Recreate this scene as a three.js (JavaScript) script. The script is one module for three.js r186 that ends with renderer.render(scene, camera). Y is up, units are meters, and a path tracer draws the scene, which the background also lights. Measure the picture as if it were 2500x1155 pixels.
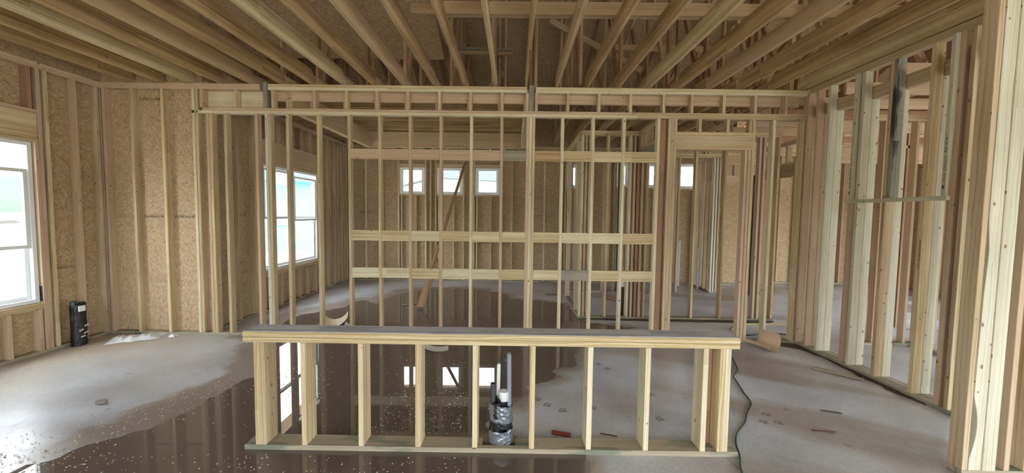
import * as THREE from 'three';
import { mergeGeometries } from 'three/addons/utils/BufferGeometryUtils.js';

// ---------------------------------------------------------------- camera, sky, exposure
const scene = new THREE.Scene();
const camera = new THREE.PerspectiveCamera(2 * Math.atan(577.5 / 940) * 180 / Math.PI, 2500 / 1155, 0.05, 2000);
{
  const pitch = 0.0577, roll = 0.0131, yaw = -0.0044;
  const cy = Math.cos(yaw), sy = Math.sin(yaw), cp = Math.cos(pitch), sp = Math.sin(pitch), cr = Math.cos(roll), sr = Math.sin(roll);
  const R = new THREE.Vector3(cy, 0, sy), U = new THREE.Vector3(sp * sy, cp, -sp * cy), F = new THREE.Vector3(cp * sy, -sp, -cp * cy);
  const R2 = R.clone().multiplyScalar(cr).addScaledVector(U, sr), U2 = U.clone().multiplyScalar(cr).addScaledVector(R, -sr);
  camera.matrixAutoUpdate = true;
  camera.position.set(0, 1.711, 0);
  camera.quaternion.setFromRotationMatrix(new THREE.Matrix4().makeBasis(R2, U2, F.clone().negate()));
}
scene.background = new THREE.Color().setRGB(0.90, 0.96, 1.0);      // even overcast sky
scene.backgroundIntensity = 1;
const renderer = new THREE.WebGLRenderer({ antialias: true });
renderer.toneMapping = THREE.LinearToneMapping;
renderer.toneMappingExposure = 14.2;
renderer.shadowMap.enabled = true;

// ---------------------------------------------------------------- helpers
let seed = 20240611;
const rnd = () => { seed = (seed + 0x6D2B79F5) | 0; let t = Math.imul(seed ^ (seed >>> 15), 1 | seed); t = (t + Math.imul(t ^ (t >>> 7), 61 | t)) ^ t; return ((t ^ (t >>> 14)) >>> 0) / 4294967296; };
const rr = (a, b) => a + (b - a) * rnd();
const hash = (x, y, s) => { let h = Math.imul(x, 374761393) ^ Math.imul(y, 668265263) ^ Math.imul(s, 2147483647 - 97); h = Math.imul(h ^ (h >>> 13), 1274126177); return ((h ^ (h >>> 16)) >>> 0) / 4294967296; };
const sm = (t) => t * t * (3 - 2 * t);
const noise = (x, y, s = 1) => { const i = Math.floor(x), j = Math.floor(y), u = sm(x - i), v = sm(y - j); const a = hash(i, j, s), b = hash(i + 1, j, s), c = hash(i, j + 1, s), d = hash(i + 1, j + 1, s); return a + (b - a) * u + (c - a) * v + (a - b - c + d) * u * v; };
const fbm = (x, y, s, o = 4) => { let a = 0, w = 0.5, n = 0; for (let k = 0; k < o; k++) { a += w * noise(x, y, s + k * 7); n += w; x *= 2.03; y *= 2.03; w *= 0.5; } return a / n; };
const hex = (h) => [(h >> 16) & 255, (h >> 8) & 255, h & 255];
const clamp = (v, a = 0, b = 1) => Math.min(b, Math.max(a, v));

function dataTex(w, h, data, srgb = true) {
  const t = new THREE.DataTexture(data, w, h, THREE.RGBAFormat, THREE.UnsignedByteType);
  t.wrapS = t.wrapT = THREE.RepeatWrapping; t.magFilter = THREE.LinearFilter; t.minFilter = THREE.LinearMipmapLinearFilter; t.generateMipmaps = true;
  if (srgb) t.colorSpace = THREE.SRGBColorSpace; t.needsUpdate = true; return t;
}
// sawn lumber: growth-ring bands along u, knots, saw fuzz; 2.4 m x 0.28 m a tile
function woodTex(s, light, dark, { knots = 5, contrast = 1, blotch = 0, blotchCol = 0x6f675a, W = 1024, H = 256 } = {}) {
  const A = hex(light), B = hex(dark), C = hex(blotchCol), d = new Uint8Array(W * H * 4), K = [];
  for (let k = 0; k < knots; k++) K.push([hash(k, 1, s) * W, hash(k, 2, s) * H, 2.5 + hash(k, 3, s) * 6]);
  for (let j = 0; j < H; j++) for (let i = 0; i < W; i++) {
    let x = i / W * 2.4, y = j / H * 0.28, warp = 0, kn = 0;
    for (const [kx, ky, kr] of K) {
      const dx = (i - kx) * 2.14, dy = j - ky, q = Math.hypot(dx * 0.62, dy) / kr;
      if (q < 6) { warp += Math.exp(-q * 0.8) * Math.sign(dy || 1) * 0.006; if (q < 1.15) kn = Math.max(kn, clamp((1.15 - q) * 4) * (0.75 + 0.25 * Math.sin(q * 12))); }
    }
    const ring = y + warp + 0.05 * (fbm(x * 0.9, y * 5, s + 11, 3) - 0.5) + 0.012 * (noise(x * 3, y * 20, s + 13) - 0.5);
    const wide = noise(ring * 150, x * 0.4, s + 3), thin = noise(ring * 420, x * 1.2, s + 5);
    const band = Math.pow(wide, 2.2) * 0.8 + Math.pow(thin, 3) * 0.5;
    const fuzz = noise(x * 26, y * 900, s + 21) - 0.5, big = fbm(x * 1.4, y * 6, s + 31, 3) - 0.5;
    let t = clamp((0.1 + 0.75 * band + 0.25 * fuzz + 0.6 * big) * contrast, 0, 1.2);
    const b = blotch ? clamp((fbm(x * 3.2, y * 14, s + 41, 4) - 0.52) * 6) * blotch : 0;
    const o = (j * W + i) * 4;
    for (let c = 0; c < 3; c++) {
      let v = A[c] + (B[c] - A[c]) * t; v += (C[c] - v) * b; v += ([96, 58, 32][c] - v) * kn * 0.85;
      d[o + c] = clamp(v, 0, 255);
    }
    d[o + 3] = 255;
  }
  return dataTex(W, H, d);
}
const wood = (s, l, dk, o = {}, rough = 0.82) => { const m = new THREE.MeshStandardMaterial({ map: woodTex(s, l, dk, o), roughness: rough }); return m; };
const W = {
  y: wood(1, 0xdfcfab, 0xa28758, { contrast: 1.2, knots: 7 }),                   // yellow pine
  y2: wood(2, 0xd2c0a0, 0x9f8560, { knots: 11, contrast: 1.1 }),
  c: wood(3, 0xe4dabe, 0xb8a47c, { contrast: 1.1, knots: 7 }),                 // cream sapwood
  p: wood(4, 0xcfb79d, 0xa68a6c, { contrast: 0.9, knots: 9 }),                 // pinkish
  r: wood(5, 0xae8a70, 0x84614b, { contrast: 0.9, knots: 4 }),                 // reddish heartwood
  g: wood(6, 0xd9d5c0, 0xaea68a, { contrast: 1.1, knots: 12 }),               // pale greenish sapwood
  j: wood(7, 0xc6ab82, 0x7f633e, { contrast: 1.2, knots: 6 }),                // joist lumber
  t: wood(8, 0xb3a892, 0x857b66, { contrast: 1, knots: 3, blotch: 0.75, blotchCol: 0x6c7562 }),    // treated sole plate
  o: wood(9, 0xa69d88, 0x786f5e, { contrast: 0.9, knots: 2, blotch: 0.3, blotchCol: 0x707072 }),    // weathered grey
  b: wood(12, 0xd6dae0, 0xa9aeb6, { contrast: 1, knots: 2, blotch: 0.3, blotchCol: 0x74777c }),    // silvered board
  l: wood(10, 0xc9b190, 0xa88d6a, { contrast: 0.9, knots: 3 }),                // laminated beam
  m: wood(11, 0xa8a69c, 0x7b776a, { contrast: 0.9, knots: 3, blotch: 1, blotchCol: 0x3a3833 }),     // mildewed stud
};
const STUD = ['y', 'y2', 'c', 'p', 'y2', 'c', 'p', 'y'];
const pick = (set) => W[set[Math.floor(rnd() * set.length)]];

// chamfered box, centred, uv in metres with the grain (u) along the longest side
const geoCache = new Map();
function cbox(w, h, d, c = 0.0025, tu = 2.4, tv = 0.28, variant = 0) {
  c = Math.min(c, w * 0.25, h * 0.25, d * 0.25);
  const key = [w, h, d, c].map((v) => v.toFixed(3)).join() + '/' + variant + '/' + tu;
  if (geoCache.has(key)) return geoCache.get(key);
  const e = [w / 2, h / 2, d / 2], L = e.indexOf(Math.max(...e)), P = [], N = [], T = [];
  const ou = hash(variant, 5, 77) * 1, ov = hash(variant, 9, 78) * 1;
  const pt = (f, s) => [0, 1, 2].map((a) => s[a] * (a === f ? e[a] : e[a] - c));
  const put = (n, ps) => {
    const A = new THREE.Vector3(...ps[0]), B = new THREE.Vector3(...ps[1]), C = new THREE.Vector3(...ps[2]);
    const nn = B.clone().sub(A).cross(C.clone().sub(A)); if (nn.dot(new THREE.Vector3(...n)) < 0) ps = ps.slice().reverse();
    const nv = new THREE.Vector3(...n).normalize(), f = [0, 1, 2].reduce((a, b) => Math.abs(n[b]) > Math.abs(n[a]) + 1e-6 ? b : a, 0);
    const idx = ps.length === 4 ? [0, 1, 2, 0, 2, 3] : [0, 1, 2];
    for (const k of idx) {
      const p = ps[k]; P.push(...p); N.push(nv.x, nv.y, nv.z);
      let a = L, b; if (f === L) { a = (L + 1) % 3; b = (L + 2) % 3; } else b = 3 - L - f;
      T.push((p[a] + 0) / tu + ou + f * 0.31, p[b] / tv + ov + f * 0.37);
    }
  };
  for (let f = 0; f < 3; f++) for (const s of [-1, 1]) {
    const a = (f + 1) % 3, b = (f + 2) % 3, q = (x, y) => { const v = [0, 0, 0]; v[f] = s; v[a] = x; v[b] = y; return pt(f, v); }, n = [0, 0, 0]; n[f] = s;
    put(n, [q(-1, -1), q(1, -1), q(1, 1), q(-1, 1)]);
  }
  for (let f = 0; f < 3; f++) for (let g = f + 1; g < 3; g++) { const k = 3 - f - g; for (const s of [-1, 1]) for (const t of [-1, 1]) {
    const v = (m) => { const x = [0, 0, 0]; x[f] = s; x[g] = t; x[k] = m; return x; }, n = [0, 0, 0]; n[f] = s; n[g] = t;
    put(n, [pt(f, v(-1)), pt(f, v(1)), pt(g, v(1)), pt(g, v(-1))]);
  } }
  for (const a of [-1, 1]) for (const b of [-1, 1]) for (const k of [-1, 1]) put([a, b, k], [0, 1, 2].map((f) => pt(f, [a, b, k])));
  const g = new THREE.BufferGeometry();
  g.setAttribute('position', new THREE.Float32BufferAttribute(P, 3)); g.setAttribute('normal', new THREE.Float32BufferAttribute(N, 3)); g.setAttribute('uv', new THREE.Float32BufferAttribute(T, 2));
  geoCache.set(key, g); return g;
}
const shade = (m) => { m.castShadow = true; m.receiveShadow = true; return m; };
// coordinates: x to the right, y up, z = distance from the camera into the house (three's -z)
let vcount = 0;
function S(parent, name, x0, x1, y0, y1, z0, z1, mat, c = 0.0025) {
  const m = shade(new THREE.Mesh(cbox(Math.abs(x1 - x0), Math.abs(y1 - y0), Math.abs(z1 - z0), c, 2.4, 0.28, (vcount += 5) % 12), mat || pick(STUD)));
  m.name = name; m.position.set((x0 + x1) / 2, (y0 + y1) / 2, -(z0 + z1) / 2); parent.add(m); return m;
}
// a stick from A to B (x, y, z-forward) of width w (sideways) and height h
function beam(parent, name, A, B, w, h, mat, up = [0, 1, 0]) {
  const a = new THREE.Vector3(A[0], A[1], -A[2]), b = new THREE.Vector3(B[0], B[1], -B[2]), x = b.clone().sub(a), len = x.length(); x.normalize();
  let u = new THREE.Vector3(up[0], up[1], -up[2]); const z = x.clone().cross(u).normalize(); u = z.clone().cross(x);
  const m = shade(new THREE.Mesh(cbox(len, h, w, 0.0025, 2.4, 0.28, (vcount += 5) % 12), mat || pick(STUD)));
  m.name = name; m.position.copy(a).add(b).multiplyScalar(0.5); m.quaternion.setFromRotationMatrix(new THREE.Matrix4().makeBasis(x, u, z)); parent.add(m); return m;
}
const names = {};
function group(name, label, category, opt = {}) {
  const g = new THREE.Group(); let n = name;
  if (names[name] !== undefined) n = name + '_' + String(++names[name]).padStart(3, '0'); else names[name] = 0;
  g.name = n; g.userData = { label, category }; if (opt.kind) g.userData.kind = opt.kind; if (opt.group) g.userData.group = opt.group; scene.add(g); return g;
}
const structure = (name, label, category) => group(name, label, category, { kind: 'structure' });
function single(name, geo, mat, label, category, opt = {}) {
  const m = shade(new THREE.Mesh(geo, mat)); let n = name;
  if (names[name] !== undefined) n = name + '_' + String(++names[name]).padStart(3, '0'); else names[name] = 0;
  m.name = n; m.userData = { label, category }; if (opt.kind) m.userData.kind = opt.kind; if (opt.group) m.userData.group = opt.group; scene.add(m); return m;
}
function part(parent, name, geo, mat, pos) { const m = shade(new THREE.Mesh(geo, mat)); m.name = name; if (pos) m.position.set(pos[0], pos[1], -pos[2]); parent.add(m); return m; }
function tube(pts, r, seg = 60, rad = 8, closed = false) { return new THREE.TubeGeometry(new THREE.CatmullRomCurve3(pts.map((p) => new THREE.Vector3(p[0], p[1], -p[2])), closed), seg, r, rad); }
const T = 0.038, D4 = 0.089, D6 = 0.14;

// ---------------------------------------------------------------- materials of the shell
function osbTex(s, base, N = 1024) {
  const cv = document.createElement('canvas'); cv.width = cv.height = N; const g = cv.getContext('2d');
  g.fillStyle = base; g.fillRect(0, 0, N, N);
  const tones = ['#d6c3a1', '#c9b190', '#bca382', '#ae9372', '#a18664', '#cbb594', '#c0a583', '#dac9a9', '#8b7050', '#b79b79'];
  for (let k = 0; k < 15000; k++) {
    const x = hash(k, 1, s) * N, y = hash(k, 2, s) * N, a = (hash(k, 3, s) - 0.5) * 2.2, l = 14 + hash(k, 4, s) * 36, w = 3 + hash(k, 5, s) * 6;
    g.globalAlpha = 0.25 + 0.45 * hash(k, 6, s); g.fillStyle = tones[Math.floor(hash(k, 7, s) * tones.length)];
    for (const ox of [0, -N, N]) for (const oy of [0, -N, N]) {
      const X = x + ox, Y = y + oy; if (X < -100 || X > N + 100 || Y < -100 || Y > N + 100) continue;
      g.save(); g.translate(X, Y); g.rotate(a); g.beginPath(); g.moveTo(-l / 2, -w / 2 + hash(k, 8, s) * 4); g.lineTo(l / 2 - hash(k, 9, s) * 8, -w / 2); g.lineTo(l / 2, w / 2); g.lineTo(-l / 2 + 5, w / 2); g.closePath(); g.fill();
      if (k % 3 === 0) { g.globalAlpha = 0.2; g.strokeStyle = '#6f5636'; g.lineWidth = 1.1; g.stroke(); g.globalAlpha = 0.25 + 0.45 * hash(k, 6, s); }
      g.restore();
    }
  }
  const t = new THREE.CanvasTexture(cv); t.wrapS = t.wrapT = THREE.RepeatWrapping; t.colorSpace = THREE.SRGBColorSpace; return t;
}
const osbMap = osbTex(3, '#b9a080'), osbMap2 = osbTex(9, '#b09676');
const OSB = new THREE.MeshStandardMaterial({ map: osbMap, roughness: 0.8 }), OSB2 = new THREE.MeshStandardMaterial({ map: osbMap2, roughness: 0.8 });
const osbGeo = (w, h, d) => cbox(w, h, d, 0.002, 1.22, 1.22, Math.floor(rnd() * 6) + 20);
function panel(parent, x0, x1, y0, y1, z0, z1, mat) {
  const m = shade(new THREE.Mesh(osbGeo(Math.abs(x1 - x0), Math.abs(y1 - y0), Math.abs(z1 - z0)), mat || (rnd() < 0.5 ? OSB : OSB2)));
  m.name = 'sheathing_panel'; m.position.set((x0 + x1) / 2, (y0 + y1) / 2, -(z0 + z1) / 2); parent.add(m); return m;
}
// cut a rectangle [a0,a1]x[b0,b1] into 2.44 x 1.22 sheets round the given holes, calling f(a0,a1,b0,b1)
function sheets(a0, a1, b0, b1, holes, f, start = 0) {
  const As = new Set([a0, a1]), rows = []; for (let b = b0; b < b1 - 0.02; b += 1.22) rows.push([b, Math.min(b + 1.22, b1)]);
  rows.forEach(([r0, r1], ri) => {
    const bs = [r0, r1]; for (const h of holes) for (const v of [h[2], h[3]]) if (v > r0 + 0.01 && v < r1 - 0.01) bs.push(v);
    bs.sort((p, q) => p - q);
    for (let k = 0; k + 1 < bs.length; k++) {
      const as = [a0, a1]; for (let a = a0 - 2.44 + start + (ri % 2) * 1.22; a < a1; a += 2.44) if (a > a0 + 0.05 && a < a1 - 0.05) as.push(a);
      const mid = (bs[k] + bs[k + 1]) / 2, H = holes.filter((h) => mid > h[2] && mid < h[3]);
      for (const h of H) as.push(Math.max(h[0], a0), Math.min(h[1], a1));
      as.sort((p, q) => p - q);
      for (let i = 0; i + 1 < as.length; i++) { const c = (as[i] + as[i + 1]) / 2; if (as[i + 1] - as[i] < 0.01 || H.some((h) => c > h[0] && c < h[1])) continue; f(as[i], as[i + 1], bs[k], bs[k + 1]); }
    }
  });
}

// ---------------------------------------------------------------- floor: slab with damp, silt and stains where they lie
const FX0 = -6.2, FX1 = 4.2, FZ0 = 1.4, FZ1 = 11.8;
// outline of the big puddle on the slab (x, z in metres)
const MAIN = [[-4.05, 1.9], [-3.1, 2.55], [-2.85, 2.95], [-2.75, 3.45], [-2.6, 3.9], [-2.85, 4.5], [-3.4, 5.2], [-3.55, 5.9], [-3.5, 6.3], [-3.1, 6.7], [-2.95, 7.35], [-2.6, 7.15], [-2.5, 7.75], [-2.2, 8.3], [-1.75, 8.6], [-1.2, 8.65], [-0.7, 8.5], [-0.12, 8.15], [0.0, 7.7], [0.45, 7.6], [1.0, 7.4], [1.06, 6.4], [1.25, 6.0], [1.9, 5.85], [1.6, 5.6], [1.3, 5.3], [0.95, 5.0], [0.78, 4.6], [0.7, 4.25], [0.4, 4.15], [0.5, 3.95], [0.15, 3.75], [0.1, 3.35], [-0.25, 3.3], [-0.15, 3.0], [0.1, 2.72], [0.6, 2.62], [0.55, 2.45], [0.1, 2.3], [-0.1, 1.9]];
// rough distance from the puddle's edge (negative inside), on a coarse grid
const DG = 208, dist = new Float32Array(DG * DG);
for (let j = 0; j < DG; j++) for (let i = 0; i < DG; i++) {
  const x = FX0 + (i + 0.5) / DG * (FX1 - FX0), z = FZ0 + (j + 0.5) / DG * (FZ1 - FZ0); let m = 99, inside = false;
  for (let k = 0, n = MAIN.length; k < n; k++) { const a = MAIN[k], b = MAIN[(k + 1) % n], dx = b[0] - a[0], dz = b[1] - a[1], t = clamp(((x - a[0]) * dx + (z - a[1]) * dz) / (dx * dx + dz * dz)); m = Math.min(m, Math.hypot(x - a[0] - dx * t, z - a[1] - dz * t)); if ((a[1] > z) !== (b[1] > z) && x < a[0] + (z - a[1]) / (b[1] - a[1]) * dx) inside = !inside; }
  dist[j * DG + i] = inside ? -m : m;
}
const edgeDist = (x, z) => { const u = clamp((x - FX0) / (FX1 - FX0) * DG - 0.5, 0, DG - 1.01), v = clamp((z - FZ0) / (FZ1 - FZ0) * DG - 0.5, 0, DG - 1.01), i = Math.floor(u), j = Math.floor(v), a = u - i, b = v - j, o = j * DG + i; return (dist[o] * (1 - a) + dist[o + 1] * a) * (1 - b) + (dist[o + DG] * (1 - a) + dist[o + DG + 1] * a) * b; };
const PAWS = [[1.07, 4.2, 0.3], [0.99, 4.33, -0.2], [0.46, 3.27, 0.8], [0.33, 3.36, 0.5], [0.24, 3.46, 0.2], [1.27, 3.16, 1.2], [0.73, 3.32, 0.4], [1.32, 3.6, -0.5], [2.12, 3.13, 0.2], [2.24, 3.12, 0.4], [2.22, 3.25, 0.1]];
function concrete(N = 2048) {
  const d = new Uint8Array(N * N * 4), r = new Uint8Array(N * N * 4);
  for (let j = 0; j < N; j++) for (let i = 0; i < N; i++) {
    const x = FX0 + (i + 0.5) / N * (FX1 - FX0), z = FZ0 + (j + 0.5) / N * (FZ1 - FZ0);
    const big = fbm(x * 0.55 + 3, z * 0.75, 101, 4), mid = fbm(x * 2.1, z * 2.6, 111, 4), fine = noise(x * 70, z * 70, 121), grit = noise(x * 160, z * 160, 131);
    const sand = clamp((fbm(x * 0.8 + 9, z * 0.8, 141, 3) - 0.43) * 2.4) ;                                  // tan silt left by rain
    const left = clamp((-3.9 - x + 1.1 * (fbm(x, z * 0.7, 151, 3) - 0.5)) * 1.1);
    const damp = clamp((fbm(x * 0.6 + z * 0.35 + 20, z * 1.1 - x * 0.5, 161, 3) - 0.47) * 2.8);                                   // damp patches
    const spot = clamp((noise(x * 11, z * 11, 171) - 0.9) * 18) * clamp((mid - 0.5) * 6);
    const silt = clamp((0.34 * (0.35 + fbm(x * 3.1, z * 3.1, 191, 4)) * (x < -0.5 ? 1.5 : 0.55) - edgeDist(x, z)) * 6);      // brown silt left round the water
    const al = x * 0.88 - z * 0.48, ac = x * 0.48 + z * 0.88, smear = clamp((fbm(al * 0.45 + 7, ac * 2.0, 201, 4) - 0.47) * 4) * clamp((x - 0.9) * 1.2);   // trodden brown dust
    let R = 190, G = 197, B = 209;
    const s = clamp(sand * 0.28 + left * 0.6); R += (178 - R) * s; G += (164 - G) * s; B += (138 - B) * s;
    R += (146 - R) * damp * 0.75; G += (140 - G) * damp * 0.75; B += (140 - B) * damp * 0.75;
    R += (128 - R) * silt * 0.75; G += (114 - G) * silt * 0.75; B += (100 - B) * silt * 0.75; R += (136 - R) * smear * 0.6; G += (122 - G) * smear * 0.6; B += (112 - B) * smear * 0.6;
    const k = 1 + (big - 0.5) * 0.22 + (mid - 0.5) * 0.22 + (fine - 0.5) * 0.07 + (grit - 0.5) * 0.07 - spot * 0.16, o = (j * N + i) * 4;
    d[o] = clamp(R * k, 0, 255); d[o + 1] = clamp(G * k, 0, 255); d[o + 2] = clamp(B * k, 0, 255); d[o + 3] = 255;
    const ro = clamp(0.33 + (mid - 0.5) * 0.3 - damp * 0.08 + left * 0.2 - 0.14 * clamp((z - 5.2) * 2) * clamp((1.1 - x) * 3) + (fine - 0.5) * 0.1, 0.3, 0.9); r[o] = r[o + 1] = r[o + 2] = ro * 255; r[o + 3] = 255;
  }
  // muddy paw prints trodden across the slab
  for (const [px, pz, an] of PAWS) for (const [dx, dz, rx, rz] of [[0, 0, 0.024, 0.02], [-0.032, 0.022, 0.011, 0.014], [-0.012, 0.04, 0.011, 0.015], [0.012, 0.04, 0.011, 0.015], [0.032, 0.022, 0.011, 0.014]]) {
    const cx = px + dx * Math.cos(an) - dz * Math.sin(an), cz = pz + dx * Math.sin(an) + dz * Math.cos(an), ci = (cx - FX0) / (FX1 - FX0) * N, cj = (cz - FZ0) / (FZ1 - FZ0) * N;
    for (let j = Math.floor(cj - 6); j < cj + 6; j++) for (let i = Math.floor(ci - 6); i < ci + 6; i++) { const q = Math.hypot((i - ci) / (rx * N / (FX1 - FX0)), (j - cj) / (rz * N / (FZ1 - FZ0))); if (q < 1.1) { const o = (j * N + i) * 4, t = clamp((1.1 - q) * 4) * 0.55 * (0.5 + noise(i * 0.7, j * 0.7, 181)); d[o] += (88 - d[o]) * t; d[o + 1] += (80 - d[o + 1]) * t; d[o + 2] += (76 - d[o + 2]) * t; } }
  }
  const a = dataTex(N, N, d), b = dataTex(N, N, r, false);
  for (const t of [a, b]) t.wrapS = t.wrapT = THREE.MirroredRepeatWrapping;
  return [a, b];
}
const [cMap, cRough] = concrete();
const CONCRETE = new THREE.MeshStandardMaterial({ map: cMap, roughnessMap: cRough, roughness: 1 });
{
  const g = new THREE.BoxGeometry(16.4, 0.2, 15.6), p = g.attributes.position, uv = g.attributes.uv;
  g.translate(1.9, -0.1, -4.0);
  for (let k = 0; k < p.count; k++) uv.setXY(k, (p.getX(k) - FX0) / (FX1 - FX0), (-p.getZ(k) - FZ0) / (FZ1 - FZ0));
  const m = single('floor', g, CONCRETE, 'damp stained concrete slab of the unfinished house', 'floor', { kind: 'structure' });
}

// ---------------------------------------------------------------- windows
const VINYL = new THREE.MeshStandardMaterial({ color: 0xe9edf0, roughness: 0.42 });
const GLASS = new THREE.MeshPhysicalMaterial({ color: 0xffffff, transmission: 1, thickness: 0, roughness: 0, ior: 1.5, specularIntensity: 0.9 });
function ring(w, h, b, d, bb = b) {       // rectangular frame, b wide (bottom bb), d deep, centred
  const s = new THREE.Shape([[-w / 2, -h / 2], [w / 2, -h / 2], [w / 2, h / 2], [-w / 2, h / 2]].map((p) => new THREE.Vector2(...p)));
  s.holes.push(new THREE.Path([[-w / 2 + b, -h / 2 + bb], [-w / 2 + b, h / 2 - b], [w / 2 - b, h / 2 - b], [w / 2 - b, -h / 2 + bb]].map((p) => new THREE.Vector2(...p))));
  const g = new THREE.ExtrudeGeometry(s, { depth: d - 0.006, bevelEnabled: true, bevelThickness: 0.003, bevelSize: 0.003, bevelOffset: -0.003, bevelSegments: 1 }); g.translate(0, 0, -(d - 0.006) / 2); return g;
}
let winNo = 0;
// local frame: x along the wall, y up, z out of the room
function windowUnit(label, pos, turn, w, h, sashes) {
  const g = structure('window_' + (++winNo), label, 'window');
  g.position.set(pos[0], pos[1], -pos[2]); g.rotation.y = turn;
  const f = new THREE.Mesh(ring(w, h, 0.045, 0.085), VINYL); f.name = 'window_frame'; shade(f); f.position.y = h / 2; g.add(f);
  for (const [y0, y1, z] of sashes) {
    const sw = w - 0.09, sh = y1 - y0, s = new THREE.Mesh(ring(sw, sh, 0.042, 0.03), VINYL); s.name = 'sash'; shade(s); s.position.set(0, (y0 + y1) / 2, z); g.add(s);
    const p = new THREE.Mesh(new THREE.PlaneGeometry(sw - 0.07, sh - 0.07), GLASS); p.name = 'pane'; s.add(p);
  }
  return g;
}

// ---------------------------------------------------------------- wall_left: outside wall of the front room (2x4 studs, panels outside)
const TOP = 3.39;
function plates(parent, ax, a0, a1, b0, b1, y0 = TOP - 2 * T, sets = ['y', 'p', 'y2']) {      // double top plate along x or z
  for (const k of [0, 1]) { const m = pick(sets); if (ax === 'x') S(parent, 'top_plate', a0, a1, y0 + k * T, y0 + (k + 1) * T, b0, b1, m); else S(parent, 'top_plate', b0, b1, y0 + k * T, y0 + (k + 1) * T, a0, a1, m); }
}
{
  const w = structure('wall_left', 'left outside wall with pale studs, wood strand panels and a tall white window', 'wall');
  const x1 = -5.52, x0 = x1 - D4, zA = -3.6, zB = 5.27;
  S(w, 'sole_plate', x0, x1, 0, T, zA, zB, W.t);
  plates(w, 'z', zA, zB, x0, x1, TOP - 2 * T, ['p', 'r', 'p']);
  const y1 = TOP - 2 * T, wz0 = 3.52, wz1 = 4.45, sill = 0.6, head = 2.47;
  for (const z of [4.565, 4.87, 5.13]) S(w, 'stud', x0, x1, T, y1, z, z + T, pick(['y', 'y2', 'p', 'c']));
  S(w, 'stud', x0, x1, T, y1, 5.18, 5.18 + T, W.p);
  for (const z of [wz1 + 0.005, wz0 - 0.045]) S(w, 'jack_stud', x0, x1, T, head, z, z + T, pick(['p', 'y2']));
  S(w, 'stud', x0, x1, T, y1, wz1 + 0.045, wz1 + 0.045 + T, W.p);
  S(w, 'stud', x0, x1, T, y1, wz0 - 0.085, wz0 - 0.085 + T, W.p);
  for (let z = 3.1; z > zA; z -= 0.4064) S(w, 'stud', x0, x1, T, y1, z, z + T);
  S(w, 'sill_plate', x0, x1, sill - 2 * T, sill - T, wz0, wz1, W.y2); S(w, 'sill_plate', x0, x1, sill - T, sill, wz0, wz1, W.y2);
  for (const z of [3.53, 3.9, 4.12, 4.40]) S(w, 'cripple_stud', x0, x1, T, sill - 2 * T, z, z + T, pick(['p', 'y2']));
  for (const d of [0, 0.045]) S(w, 'header', x0 + d, x0 + d + T, head + 0.04, head + 0.335, wz0 - 0.04, wz1 + 0.04, W.y);
  S(w, 'header_plate', x0, x1, head, head + T, wz0 - 0.04, wz1 + 0.04, W.y2);
  S(w, 'header_plate', x0, x1, head + 0.335, head + 0.335 + T, wz0 - 0.04, wz1 + 0.04, W.p);
  for (const z of [3.6, 4.0, 4.41]) S(w, 'cripple_stud', x0, x1, head + 0.375, y1, z, z + T, W.r);
  sheets(zA, zB + 0.1, 0, TOP + 0.05, [[wz0, wz1, sill, head]], (a0, a1, b0, b1) => panel(w, x0 - 0.012, x0, b0, b1, a0, a1), 1.7);
  windowUnit('tall white single-hung window at the left edge, its top sash slipped down', [x1 - 0.075, sill + 0.005, (wz0 + wz1) / 2], Math.PI / 2, wz1 - wz0 - 0.01, head - sill - 0.01, [[0.045, 0.97, -0.018], [0.64, 1.55, 0.018]]);
}
// ---------------------------------------------------------------- the short return wall between the two left walls
const ZP = 5.18;
{
  const w = structure('wall_return', 'short outside wall left of the open partition, bare strand panels between studs', 'wall');
  const x0 = -5.52, x1 = -4.16, y1 = TOP - 2 * T;
  S(w, 'sole_plate', x0, x1, 0, T, ZP, ZP + D4, W.t);
  plates(w, 'x', x0, -3.39, ZP, ZP + D4, y1, ['p', 'c']);
  for (const [x, m] of [[-5.5, 'p'], [-5.13, 'y2'], [-4.715, 'y'], [-4.30, 'c'], [-4.255, 'y2']]) S(w, 'stud', x, x + T, T, y1, ZP, ZP + D4, W[m]);
  sheets(x0 - 0.09, x1 + 0.02, 0, TOP + 0.05, [], (a0, a1, b0, b1) => panel(w, a0, a1, b0, b1, ZP + D4, ZP + D4 + 0.012), 0.55);
}
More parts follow.
